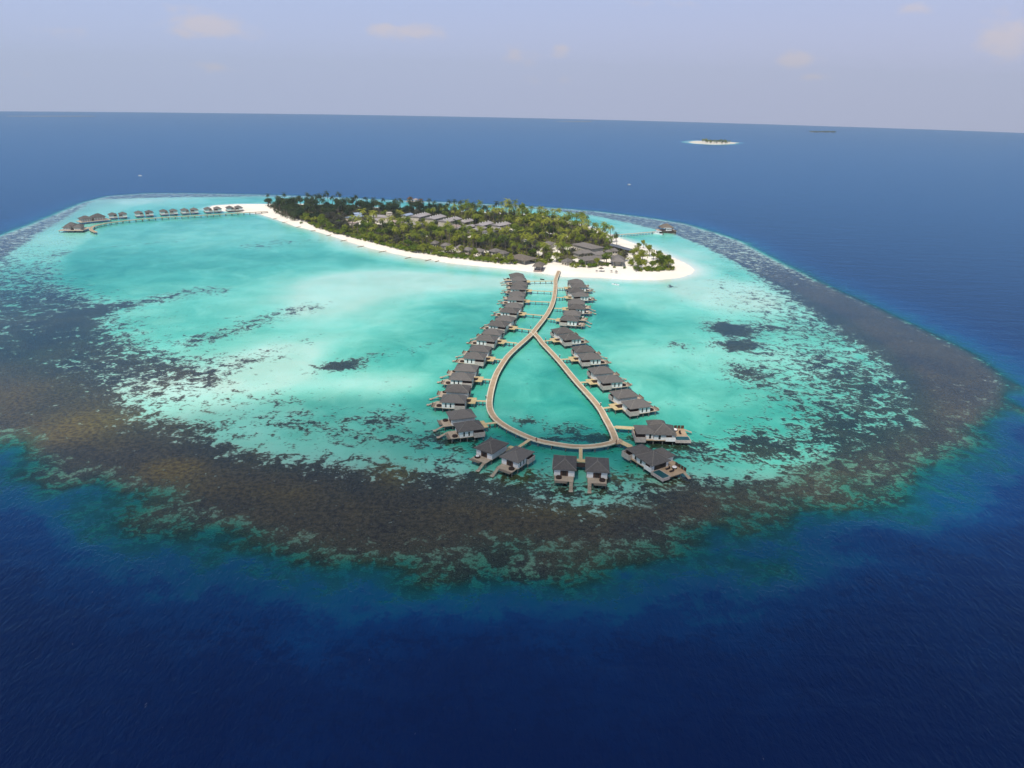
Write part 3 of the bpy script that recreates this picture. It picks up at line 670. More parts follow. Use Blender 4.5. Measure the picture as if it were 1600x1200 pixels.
for side, rows in (('left', LEFT), ('right', RIGHT)):
    for i, (J, P) in enumerate(rows):
        if side == 'left' and i >= 9:
            nm = ['tan walkway at the lower left bend of the jetty loop, leading to two villas', 'slanting tan walkway below the round red dot on the loop, leading to two villas', 'short straight walkway from the front of the loop to the two nearest villas'][i - 9]
        else: nm = 'narrow walkway on piles, %s from the beach on the %s side of the jetty' % (ORD[i], side)
        j, p, ang = walkway(J, P, nm)
        h = Vector((math.cos(ang), math.sin(ang))); n_ = Vector((-h.y, h.x))
        for s_, mir in ((1, False), (-1, True)):
            c = p + h * 8.6 + n_ * s_ * 5.5
            # which of the two stands nearer the camera
            near = (c.length < (p + h * 8.6 - n_ * s_ * 5.5).length)
            if i < 9 and side == 'left' or side == 'right':
                lab = 'grey-roofed villa on piles, %s one of the %s pair from the beach, %s row' % ('nearer' if near else 'farther', ORD[i], side)
            elif i == 9: lab = 'villa at the lower left bend of the loop, ' + ('front one, deck in clear view' if near else 'rear one half hidden by its neighbour')
            elif i == 10: lab = 'slanted villa below the loop, ' + ('right one with walled yard' if near else 'left one with white round daybed cushion')
            else: lab = 'villa straight below the front walkway, ' + ('left' if c.x < p.x else 'right') + ' of the nearest pair'
            cush = (i == 10 and side == 'left' and not near) or (side == 'right' and i < 4)
            place_villa(c.x, c.y, ang, mir, cush, lab)

# ------------------------------------------------------------------ two large pool villas
def pool_villa(J, Pw, centre, head, label, wlabel):
    j, p, ang = walkway(J, Pw, wlabel, 1.3, False, True)
    c = at(*centre, 0); hp = at(*head, 0); ang = math.atan2(hp.y - c.y, hp.x - c.x)
    t = empty('pool_villa', (c.x, c.y, 0), ang); tag(t, label, 'villa', 'large pool villas'); t.scale = (.88, .88, .88)
    def P(mb, name, m_, par=None): return put(mb.mesh(name, m_), name, parent=par or t)
    a = MB(); A, B = a.hip(-3.6, 6.6, -5.6, 4.4, 4.8, 7.9, .2); r1 = P(a, 'main_roof', M['shingle'])
    a = MB()
    for (cx_, cy_), e in (((-3.6, -5.6), A), ((-3.6, 4.4), A), ((6.6, -5.6), B), ((6.6, 4.4), B)): a.beam((cx_, cy_, 5.02), (e[0], e[1], 7.98), .18, .12)
    P(a, 'ridge_cap', M['ridge'], r1)
    a = MB(); A, B = a.hip(-10.4, -1.5, -4.7, 4.2, 4.7, 7.0, .2); r2 = P(a, 'rear_roof', M['shingle'])
    a = MB(); a.hip(-4.0, 4.2, 3.6, 9.4, 4.6, 6.6, .2); P(a, 'side_roof', M['shingle'])
    a = MB(); a.box(-3, 5.8, -4.8, 3.8, 2.2, 4.85); a.box(-6.4, -3.0, -4.2, 3.4, 2.2, 4.75); a.box(-9.6, -6.4, -.5, 3.4, 2.2, 4.74); a.box(-3.2, 3.4, 3.8, 8.6, 2.2, 4.65); w = P(a, 'wall', M['white'])
    for x, y in ((-4.9, -4.2), (-1.0, -4.8)):
        a = MB(); a.box(x, x + .9, y - .05, y + .02, 2.6, 4.5); P(a, 'window', M['dark'], w)
    a = MB(); a.box(2.2, 4.6, -4.86, -4.79, 2.35, 4.4); P(a, 'door', M['door'])
    a = MB(); a.box(5.79, 5.86, -3.6, 2.6, 2.3, 4.5); P(a, 'sliding_door', M['dark'])
    a = MB(); a.box(-11.0, -6.4, -5.9, -5.75, 1.5, 3.9); a.box(-11.0, -10.85, -5.75, 3.4, 1.5, 3.9); a.box(-6.55, -6.4, -5.75, -.5, 1.5, 3.9); a.box(-10.85, -6.55, -5.75, -.5, 1.5, 2.0); b = P(a, 'bathroom_screen', M['blush'])
    a = MB(); a.box(-10.4, -6.7, -3.9, -.6, 2.0, 4.4); P(a, 'bathroom_shade_block', M['wicker'], b)  # dark filling in place of the shade inside the yard
    a = MB(); a.box(-10.8, 5.9, -4.9, 4.4, 1.9, 2.19); a.box(5.9, 12.6, -5.0, 7.0, 1.9, 2.2); a.box(-3.6, 5.9, 4.4, 9.0, 1.9, 2.188); P(a, 'deck', M['walk'])
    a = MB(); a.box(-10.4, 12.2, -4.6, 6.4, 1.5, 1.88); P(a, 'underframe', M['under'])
    a = MB()     # pool basin: four rim walls, and the water as its own part
    for q in ((6.2, 12.9, -5.45, -5.2, 1.3, 2.55), (6.2, 12.9, -1.6, -1.4, 2.2, 2.55), (12.5, 12.75, -5.2, -1.6, 1.3, 2.55), (6.4, 6.6, -5.2, -1.6, 2.2, 2.55)): a.box(*q)
    pr = P(a, 'pool_rim', M['blush']); a = MB(); a.box(6.6, 12.5, -5.2, -1.6, 1.6, 2.42); P(a, 'pool_water', M['pool'], pr)
    a = MB(); a.box(2.0, 6.2, -5.45, -5.25, 1.9, 3.7); P(a, 'screen_wall', M['white'])
    for k in range(4):
        a = MB(); a.box(6.6 + k * 1.55, 7.9 + k * 1.55, 6.9, 7.0, 2.2, 3.7); P(a, 'fence_panel', M['fence'])
    for k in range(2):
        a = MB(); a.box(7.2 + k * 2.2, 8.0 + k * 2.2, 1.0, 2.9, 2.35, 2.6); a.box(7.2 + k * 2.2, 8.0 + k * 2.2, 2.7, 2.95, 2.6, 3.2); P(a, 'lounger', M['wicker'])
    a = MB(); a.cyl(8.2, 4.9, 2.2, 2.7, 1.1, 1.15, 14); db = P(a, 'daybed', M['wicker']); a = MB(); a.cyl(8.2, 4.9, 2.701, 2.9, 1.0, .85, 14); P(a, 'cushion', M['cushion'], db)
    a = MB()
    for k in range(6): a.box(12.6 + k * .55, 13.2 + k * .55, 5.2, 6.4, 1.95 - k * .21, 2.08 - k * .21)
    for y in (5.2, 6.4): a.beam((12.6, y, 2.2), (15.9, y, .95), .1, .16)
    P(a, 'stairs', M['deck'])
    for x in (-10.5, -6.8, -3.0, 1.0, 5.4, 9.0, 12.0):
        for y in (-4.4, 4.6):
            o = put(VM[0]['pile'], 'pile', parent=t); o.location = (x, y, -.1)
    return t
pool_villa((961, 667), (1012, 670), (1028, 687), (1060, 687.5), 'large villa with plunge pool facing right, at the right edge of the loop', 'wide tan walkway running level from the loop to the rightmost large villa')
pool_villa((967, 688.5), (996, 702.5), (1016, 730), (1045, 748), 'large villa with plunge pool and loungers, angled toward us at the lower right', 'tan walkway sloping down from the loop corner to the front large villa')

# marker posts where the walkways leave the jetty
pm = MB(); pm.box(-.18, .18, -.18, .18, 0, 1.1); pm.box(-.24, .24, -.24, .24, 1.1, 1.25); POST = pm.mesh('marker_post', M['under'])
lm = MB(); lm.box(-.17, .17, -.17, .17, 1.252, 1.45); LAMP = lm.mesh('lantern', M['cushion'])
for (px, py), lab in (((759.3, 622.5), 'short dark post at the widest left point of the loop'), ((829.3, 513), 'short dark post just above the jetty fork'), ((852.5, 532), 'short dark post just below the jetty fork, right arm'),
                      ((874.5, 558.5), 'short dark post halfway up the right arm, by the sixth walkway'), ((938.5, 634), 'short dark post on the lower right arm, by the eighth walkway')):
    p = at(px, py, DZ); t = empty('marker_post', (p.x, p.y, DZ + .02)); tag(t, lab, 'post', 'marker posts on the jetty')
    o = put(POST, 'post', parent=t); put(LAMP, 'lantern', parent=t)

# ------------------------------------------------------------------ people
def person(px, py, face, shirt, label, seated=False, stride=.18):
    p = at(px, py, DZ)
    J = {'pel': (0, 0, .93, .15), 'chest': (0, .01, 1.30, .17), 'neck': (0, .01, 1.50, .06), 'head': (0, .03, 1.66, .105), 'top': (0, .02, 1.76, .07)}
    E = [('pel', 'chest'), ('chest', 'neck'), ('neck', 'head'), ('head', 'top')]
    for s_, n_ in ((-1, 'l'), (1, 'r')):
        st = stride * s_
        J['hip' + n_] = (.10 * s_, 0, .88, .095); J['knee' + n_] = (.11 * s_, st * .6 + .03, .49, .062); J['ank' + n_] = (.11 * s_, st, .09, .042); J['toe' + n_] = (.12 * s_, st + .17, .03, .035)
        J['sh' + n_] = (.20 * s_, 0, 1.42, .06); J['elb' + n_] = (.27 * s_, -st * .5, 1.13, .045); J['wr' + n_] = (.27 * s_, -st * .5 + .14, .90, .032); J['hand' + n_] = (.27 * s_, -st * .5 + .17, .82, .03)
        E += [('pel', 'hip' + n_), ('hip' + n_, 'knee' + n_), ('knee' + n_, 'ank' + n_), ('ank' + n_, 'toe' + n_), ('chest', 'sh' + n_), ('sh' + n_, 'elb' + n_), ('elb' + n_, 'wr' + n_), ('wr' + n_, 'hand' + n_)]
    ks = list(J); me = bpy.data.meshes.new('person'); me.from_pydata([J[k][:3] for k in ks], [(ks.index(a_), ks.index(b_)) for a_, b_ in E], [])
    o = put(me, 'person', shirt); o.location = (p.x, p.y, DZ + .005); o.rotation_euler = (0, 0, face)
    md = o.modifiers.new('skin', 'SKIN'); sv = me.skin_vertices[0].data
    for i, k in enumerate(ks): sv[i].radius = (J[k][3], J[k][3])
    sv[ks.index('pel')].use_root = True
    o.modifiers.new('sub', 'SUBSURF').levels = 1
    me.materials.append(M['skin'])
    hm = MB(); hm.cyl(0, .02, 1.70, 1.80, .115, .06, 10); put(hm.mesh('hair', M['under']), 'hair', parent=o)
    tag(o, label, 'person', 'people on the jetty')
person(837.8, 690.0, .3, M['red'], 'person in dark red standing on the front of the loop near the slanting walkway')
person(962.8, 693.5, 1.2, M['navy'], 'person in dark clothes standing at the bottom right corner of the loop')

# ------------------------------------------------------------------ island: buildings
def to_px(x, y, z=0.0):
    v = Vector((x, y, z)) - EYE; w = v.dot(FW)
    return 800 + F_PX * v.dot(RT) / w, 600 - F_PX * v.dot(UP) / w
def poly_in(poly, x, y):
    c = False; n = len(poly)
    for i in range(n):
        ax, ay = poly[i]; bx, by = poly[(i + 1) % n]
        if (ay > y) != (by > y) and x < (bx - ax) * (y - ay) / (by - ay) + ax: c = not c
    return c
foot = []      # building footprints kept free of trees: x, y, radius
def building(name, a, b, width, h, roof, roofmat, label, cat, group, wallmat='render', rise=1.6, vents=0, over=.7, open_=False, zr=None):
    """a building whose roof axis runs between two points of the photograph"""
    zr = h + rise * .6 if zr is None else zr
    A, B = at(a[0], a[1], zr).to_2d(), at(b[0], b[1], zr).to_2d(); c = (A + B) / 2; d = B - A; L = max(d.length, 4); ang = math.atan2(d.y, d.x)
    for k in range(int(L / 5) + 1):
        q = A + d * ((k + .5) / (int(L / 5) + 1)); foot.append((q.x, q.y, width * .55))
    t = empty(name, (c.x, c.y, 1.0), ang); tag(t, label, cat, group)
    hx, hy = L / 2, width / 2; h -= 1.0
    mb = MB()
    if open_:
        for x in np.linspace(-hx + .5, hx - .5, max(2, int(L / 4))):
            for y in (-hy + .5, hy - .5): mb.box(x - .15, x + .15, y - .15, y + .15, -.6, h)
        mb.box(-hx, hx, -hy, hy, -.6, .15)
        mb.box(-hx * .55, hx * .55, -hy * .5, hy * .5, .15, h * .8)
    else: mb.box(-hx, hx, -hy, hy, -.6, h)
    w = put(mb.mesh('wall', M[wallmat]), 'wall', parent=t)
    mb = MB()
    if roof == 'gable':
        X0, X1, Y0, Y1 = -hx - over, hx + over, -hy - over, hy + over
        k = len(mb.v); mb.v += [(X0, Y0, h), (X1, Y0, h), (X1, Y1, h), (X0, Y1, h), (X0, Y0, h + .15), (X1, Y0, h + .15), (X1, Y1, h + .15), (X0, Y1, h + .15), (X0, 0, h + rise), (X1, 0, h + rise)]
        for q in ((0, 3, 2, 1), (0, 1, 5, 4), (2, 3, 7, 6), (1, 2, 6, 9, 5), (3, 0, 4, 8, 7), (4, 5, 9, 8), (6, 7, 8, 9)): mb.f.append(q); mb.m.append(0)
    elif roof == 'flat':
        mb.box(-hx - .3, hx + .3, -hy - .3, hy + .3, h, h + .3)
    else:
        mb.hip(-hx - over, hx + over, -hy - over, hy + over, h, h + rise, .2)
    r = put(mb.mesh('roof', M[roofmat]), 'roof', parent=t)
    if vents:
        for k in range(vents):
            mb = MB(); x = -hx + (k + .5) * L / vents; mb.cyl(x, .2, h + rise - .25, h + rise + .65, .42, .42, 8); mb.cyl(x, .2, h + rise + .65, h + rise + .95, .55, .1, 8)
            put(mb.mesh('roof_ventilator', M['white']), 'roof_ventilator', parent=r)
    if not open_:
        fl = 2 if h > 4.5 else 1
        for f_ in range(fl):
            n = max(2, int(L / 2.6))
            for k in range(n):
                x = -hx + (k + .5) * L / n; z = .8 + f_ * 2.8
                for y in (-hy - .04, hy):
                    mb = MB(); mb.box(x - .5, x + .5, y, y + .04, z, z + 1.3); put(mb.mesh('window', M['dark']), 'window', parent=w)
    return t
ST, TH = 'grey staff blocks in the middle of the island', 'thatched and shingled houses among the trees'
# name, a, b, width, height, roof, material, label, vents
for a, b, w, h, rf, rm, wm, lab, ve in [
    ((647.5, 337.5), (665.5, 333), 11, 6.4, 'gable', 'metal_roof', 'render', 'leftmost two-storey block with a row of white roof ventilators', 5),
    ((671, 340.5), (689.5, 336), 11, 6.4, 'gable', 'metal_roof', 'render', 'middle two-storey block with white roof ventilators', 5),
    ((692, 344.5), (714, 339.5), 11, 6.4, 'gable', 'metal_roof', 'render', 'two-storey block with ventilators and a white wall with a window row', 6),
    ((721, 345.8), (736, 342.8), 7, 3.6, 'gable', 'metal_roof', 'white', 'small pale block between the ventilated blocks and the palms', 4),
    ((748, 350.5), (765, 346.5), 9, 5.6, 'gable', 'metal_roof', 'concrete', 'grey block with small ventilators, second from the right in the back line', 4),
    ((774, 350.8), (791.5, 347.4), 10, 5.6, 'gable', 'metal_roof', 'render', 'rightmost grey block at the back, beside tall palms', 4),
    ((716, 355.8), (738, 351.2), 8, 3.8, 'gable', 'metal_roof', 'concrete', 'low grey block in the front line, left of two parallel ones', 0),
    ((735, 359), (754.5, 354), 8, 3.8, 'gable', 'metal_roof', 'concrete', 'low grey block in the front line, middle one', 0),
    ((760, 361), (779, 355.8), 9, 3.8, 'gable', 'metal_roof', 'white', 'low pale grey block at the right end of the front line', 0),
    ((702, 354.5), (713, 351), 9, 3.4, 'gable', 'pink_roof', 'white', 'little rosy roof with bright white wall in front of the ventilated blocks', 0),
    ((636, 347), (659, 349.5), 10, 3.8, 'gable', 'metal_roof', 'render', 'wide low grey hall in front of the leftmost ventilated block', 0),
    ((670, 352.3), (686, 352.3), 9, 3.4, 'gable', 'metal_roof', 'render', 'low light grey shed below the middle ventilated block', 0),
    ((578, 335.5), (611, 337.5), 13, 4.6, 'hip', 'metal_roof', 'render', 'longest grey roof, left of the ventilated blocks, with palms in front', 0),
    ((575, 341.3), (594, 342.3), 8, 3.6, 'gable', 'metal_roof', 'render', 'pale low roof in front of the longest grey roof', 0),
    ((597, 345.5), (612, 345.8), 8, 4.2, 'flat', 'render', 'render', 'cream flat-roofed block in front of the longest grey roof', 0),
    ((545, 339), (562, 335.8), 9, 4, 'gable', 'blue_roof', 'render', 'pale blue roof at the left end of the staff blocks', 0),
    ((552, 333.2), (563, 332.6), 7, 4, 'gable', 'blue_roof', 'white', 'small blue-grey roof behind the pale blue one', 0),
    ((631, 335.4), (641, 333.3), 7, 4, 'gable', 'blue_roof', 'white', 'bright blue-white roof just left of the ventilated blocks', 0),
    ((546, 346), (558, 347), 7, 4, 'flat', 'pink_roof', 'render', 'cream block with rosy flat top below the pale blue roof', 0),
    ((605, 331), (611, 330.6), 6, 8.2, 'flat', 'render', 'render', 'tall narrow cream tower rising over the trees behind the longest grey roof', 0),
    ((616, 344.5), (631, 346.5), 9, 3.6, 'gable', 'pink_roof', 'render', 'rosy low roof between the cream block and the wide grey hall', 0)]:
    building('staff_block', a, b, w, h, rf, rm, lab, 'building', ST, wm, 1.5, ve)
for a, b, w, h, lab, op in [
    ((675, 377), (683, 377.5), 7, 4, 'small grey roof farthest left among the beach houses', False),
    ((691, 380.3), (702, 380.8), 7, 4, 'brown-grey house roof beside a bright sand clearing', False),
    ((714, 383.5), (722, 384), 6, 4, 'narrow brown roof right of the sand clearing', False),
    ((725, 386.5), (736, 388), 7, 4, 'grey thatched roof, left one of two side by side near the beach', False),
    ((741, 388.5), (754, 389.5), 7, 4, 'grey thatched roof, right one of two side by side near the beach', False),
    ((769, 388.5), (779, 390.5), 8, 4, 'brown roof left of the large oval roof', False),
    ((782, 392), (791, 393.5), 6, 4, 'small roof touching the left of the large oval roof', False),
    ((850, 377.5), (863, 379), 9, 4.6, 'brown roof with a bright white wall among palms above the jetty head', False),
    ((882, 404.5), (890, 406), 7, 4, 'small hut with pale wall just right of the jetty head', False),
    ((904, 378), (934, 385.5), 13, 5.4, 'long dark roof at the back of the resort centre', False),
    ((900, 393.2), (924, 391), 7, 4, 'low narrow roof between the two long dark roofs', False),
    ((909, 402.5), (940, 400), 11, 4.8, 'long dark roof facing the beach, left of the big open pavilion', True),
    ((929, 394.2), (945, 393.5), 8, 5, 'dark connecting roof behind the beachfront roof', False),
    ((948, 390.3), (953, 390.3), 5, 6.4, 'small raised roof, left of two over the resort centre', False),
    ((956, 388.6), (964, 388.6), 5, 6.6, 'small raised roof, right of two over the resort centre', False)]:
    building('resort_house', a, b, w, h, 'hip', 'island_shingle', lab, 'house', TH, 'render', 2.2, 0, .9, op)
building('beach_restaurant', (803, 396.5), (829, 402.5), 13, 4.6, 'hip', 'thatch', 'large long oval grey thatched roof left of the jetty head', 'restaurant', None, 'render', 2.6, 0, 1.2, True)
building('beach_bar', (836, 410.8), (848, 411.6), 10, 4.2, 'hip', 'thatch', 'open thatched hut with reddish posts at the beach edge beside the jetty head', 'beach bar', None, 'pink_roof', 2.6, 0, 1.0, True)
building('beach_pavilion', (957, 401.2), (974, 401.8), 15, 5.0, 'hip', 'island_shingle', 'big open-sided pavilion with broad dark roof facing the beach', 'pavilion', None, 'render', 3.4, 0, 1.3, True)
for a, b, lab in [((956, 381.5), (974, 386.5), 'long blue-grey canvas roof behind the resort centre'), ((976, 387), (989, 390.5), 'short blue-grey canvas roof nearest the bare right beach')]:
    building('canvas_shelter', a, b, 6, 3.4, 'gable', 'canvas', lab, 'shelter', 'canvas shelters', 'fence', .9, 0, .5, True)

# ------------------------------------------------------------------ trees
def leaf_mat(name, c1, c2, tw=.38):
    m, nt, out = mat(name); g = NT(nt)
    oi = g.n('ShaderNodeObjectInfo').outputs['Random']
    p = g.n('ShaderNodeTexCoord').outputs['Object']
    f = g.math('ADD', g.math('MULTIPLY', oi, .6), g.math('MULTIPLY', g.noise(p, .9, 3), .5), clamp=True)
    col = g.mix(g.range(f, .2, .85), c1, c2)
    d = g.n('ShaderNodeBsdfDiffuse'); g.set(d.inputs[0], col); t = g.n('ShaderNodeBsdfTranslucent'); g.set(t.inputs[0], g.mix(.5, col, (.12, .15, .02)))
    mx = g.n('ShaderNodeMixShader'); mx.inputs[0].default_value = tw; nt.links.new(d.outputs[0], mx.inputs[1]); nt.links.new(t.outputs[0], mx.inputs[2])
    nt.links.new(mx.outputs[0], out.inputs[0]); return m
LM = {'palm': leaf_mat('palm_fronds', (.13, .19, .024), (.36, .37, .055)), 'palm_dark': leaf_mat('shade_toned_palm_fronds', (.028, .052, .026), (.065, .088, .036)),  # darker fronds: shade of passing clouds put into the leaf colour
      'tree': leaf_mat('tree_leaves', (.095, .16, .020), (.29, .31, .045)), 'dark': leaf_mat('shade_toned_tree_leaves', (.030, .056, .030), (.070, .095, .045)),  # darker tree leaves carry the left grove's shade in their colour
      'grey': leaf_mat('greyish_scrub_leaves', (.070, .072, .058), (.125, .118, .092)), 'bush': leaf_mat('bush_leaves', (.090, .170, .014), (.25, .29, .03))}
BARK = simple('palm_bark', (.20, .16, .12), (.12, .095, .07), 2)
def rnd(a, b): return random.uniform(a, b)
def palm_mesh(seed, h, R):
    random.seed(seed); tr = MB(); lean = (rnd(-.9, .9), rnd(-.9, .9)); pts = [(lean[0] * (k / 4) ** 1.6, lean[1] * (k / 4) ** 1.6, h * k / 4) for k in range(5)]
    for k in range(4): tr.cyl(pts[k][0], pts[k][1], pts[k][2] - .05, pts[k + 1][2], .26 - .035 * k, .225 - .035 * k, 6, 0, pts[k + 1][0], pts[k + 1][1])
    cr = MB(); top = Vector(pts[-1]); n = random.randint(15, 19)
    for i in range(n):
        az = 2 * math.pi * (i + rnd(-.3, .3)) / n; el = rnd(-.35, 1.15); L = R * rnd(.85, 1.1); d = Vector((math.cos(az), math.sin(az), 0)); sd_ = Vector((-d.y, d.x, 0))
        spine = []; p = top.copy(); e = el
        for k in range(6):
            spine.append(p.copy()); p = p + (d * math.cos(e) + Vector((0, 0, math.sin(e)))) * (L / 5); e -= .36
        for k in range(5):
            a, b = spine[k], spine[k + 1]; w = (.35, .85, .95, .8, .45)[k] * R * .28
            for s_ in (-1, 1):
                for q in (0, .5):
                    a2 = a + (b - a) * q; b2 = a + (b - a) * (q + .42)
                    tip = (a2 + b2) / 2 + sd_ * s_ * w + (b - a) * .5 + Vector((0, 0, -.28 * w))
                    cr.poly([a2, b2, tip] if s_ > 0 else [b2, a2, tip])
    return tr, cr
def leafy(mb, c, r, n, size, flat=.8):
    for _ in range(n):
        v = Vector((random.gauss(0, 1), random.gauss(0, 1), random.gauss(0, 1))).normalized() * (rnd(.55, 1.0) if random.random() < .8 else rnd(.1, .6))
        p = Vector(c) + Vector((v.x * r, v.y * r, v.z * r * flat))
        nrm = (v + Vector((rnd(-.6, .6), rnd(-.6, .6), rnd(-.2, .9)))).normalized(); a = nrm.orthogonal().normalized(); b = nrm.cross(a); t = rnd(0, 6.28)
        a, b = a * math.cos(t) + b * math.sin(t), b * math.cos(t) - a * math.sin(t); s_ = size * rnd(.6, 1.3)
        mb.poly([p - a * s_, p - b * s_ * .55, p + a * s_, p + b * s_ * .6])
def tree_mesh(seed, h, R, leaf=.42, n=620, lobes=8):
    random.seed(seed); tr = MB(); tr.cyl(0, 0, -.3, h * .45, .30, .2, 7)
    cr = MB()
    for k in range(lobes):
        az = rnd(0, 6.28); rr = R * rnd(.25, .68) * (k > 0); r = R * rnd(.34, .55); z = h * rnd(.52, .86) + (h * .08 if k == 0 else 0)
        x, y = rr * math.cos(az), rr * math.sin(az); leafy(cr, (x, y, z), r, n // lobes, leaf)
        tr.cyl(0, 0, h * .40, z - r * .3, .15, .05, 5, 0, x, y)
    return tr, cr
def bush_mesh(seed, h, R):
    random.seed(seed); tr = MB()
    for k in range(5):
        az = rnd(0, 6.28); tr.cyl(0, 0, -.2, h * .6, .07, .03, 4, 0, R * .5 * math.cos(az), R * .5 * math.sin(az))
    cr = MB()
    for k in range(6):
        az = rnd(0, 6.28); rr = R * rnd(0, .62); leafy(cr, (rr * math.cos(az), rr * math.sin(az), h * rnd(.28, .55)), R * rnd(.35, .5), 55, .34, .75)
    return tr, cr
def pair_mesh(t, lm, bark=BARK): return t[0].mesh('trunk', bark), t[1].mesh('crown', lm)
SP = {'palm': [pair_mesh(palm_mesh(10 + i, 8.0 + i * .9, 3.5 + .2 * i), LM['palm']) for i in range(4)],
      'palm_dark': [pair_mesh(palm_mesh(20 + i, 8.5 + i, 3.4 + .2 * i), LM['palm_dark']) for i in range(3)],
      'tree': [pair_mesh(tree_mesh(30 + i, 6.8 + i * .7, 3.6 + .3 * i), LM['tree']) for i in range(3)],
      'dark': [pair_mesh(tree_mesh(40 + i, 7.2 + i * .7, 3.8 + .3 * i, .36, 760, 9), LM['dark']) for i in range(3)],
      'grey': [pair_mesh(tree_mesh(50 + i, 5.5 + i * .6, 3.0, .3, 520, 9), LM['grey']) for i in range(2)],
      'bush': [pair_mesh(bush_mesh(60 + i, 3.0 + .4 * i, 2.8 + .3 * i), LM['bush']) for i in range(3)]}
NAMES = {'palm': ('palm_tree', 'palm'), 'palm_dark': ('palm_tree', 'palm'), 'tree': ('broadleaf_tree', 'tree'), 'dark': ('broadleaf_tree', 'tree'), 'grey': ('scrub_tree', 'tree'), 'bush': ('beach_shrub', 'shrub')}
DESC = {'palm': 'yellow-green coconut palm', 'palm_dark': 'shade-toned green coconut palm', 'tree': 'mid green bushy tree', 'dark': 'dark green dense tree', 'grey': 'dull grey-green scrubby tree', 'bush': 'bright green low rounded shrub'}  # 'dark' trees: the dark green is shade put into the leaf colour
def plant(kind, x, y, s, label, group, z=None):
    nm, cat = NAMES[kind]; v = random.choice(SP[kind])
    t = empty(nm, (x, y, (seabed_z(x, y) if z is None else z) - .05), rnd(0, 6.28)); t.scale = (s * rnd(.9, 1.1),) * 2 + (s * rnd(.9, 1.15),)
    tag(t, label, cat, group); put_shared(v[0], 'trunk', t); put_shared(v[1], 'crown', t); return t
def put_shared(me, name, parent):
    o = bpy.data.objects.new(name, me); C.objects.link(o); o.parent = parent; return o
VEG3 = [(418, 322), (470, 321), (540, 322), (600, 327), (680, 330), (740, 333), (785, 336), (828, 339), (862, 343), (880, 349), (901, 353), (922, 360), (936, 370), (948, 376), (958, 383), (975, 389), (990, 394), (1000, 400), (1012, 408), (1028, 414), (1046, 419), (1050, 424),
       (1010, 425.5), (992, 424), (982, 414), (968, 412), (954, 418), (936, 416), (922, 419.5), (894, 418.5), (878, 412), (862, 410), (850, 416), (815, 414.5), (790, 413.5), (747, 409), (700, 403), (672, 399), (640, 394.5), (610, 387.5), (565, 376), (527, 366), (501, 358), (475, 347.5), (456, 344.5), (434, 335.5)]
VP = [tuple(at(x, y, 1.0).to_2d()) for x, y in VEG3]
vx, vy = [p[0] for p in VP], [p[1] for p in VP]
# sandy clearings inside the planting: px, py, rx, ry
def blocked(x, y, r):
    for fx_, fy_, fr in foot:
        if (x - fx_) ** 2 + (y - fy_) ** 2 < (fr + r) ** 2: return True
    px, py = to_px(x, y, 1.0)
    for a, b, rx, ry in CLEAR:
        if ((px - a) / rx) ** 2 + ((py - b) / ry) ** 2 < 1: return True
    return False
def screened(x, y):
    for fx_, fy_, fr in foot:
        if abs(x - fx_ * (y / fy_)) < fr + 2 and fy_ - 26 < y < fy_: return True
    return False
def edge_d(x, y, poly):
    return float(np.abs(sdist(poly, np.array([x]), np.array([y])))[0])
VPA = np.array(VP)
LEFT_Z, MID_Z, RIGHT_Z = 'of the dark grove at the left end of the island', 'of the grove between the staff blocks and the lagoon beach', 'of the sunlit grove around the resort centre'
random.seed(11)
placed = []; cnt = {}
def try_place(kind, x, y, s, label, group, mind):
    for a, b in placed:
        if abs(a - x) < mind and abs(b - y) < mind and (a - x) ** 2 + (b - y) ** 2 < mind * mind: return False
    plant(kind, x, y, s, label, group); placed.append((x, y)); cnt[kind] = cnt.get(kind, 0) + 1; return True
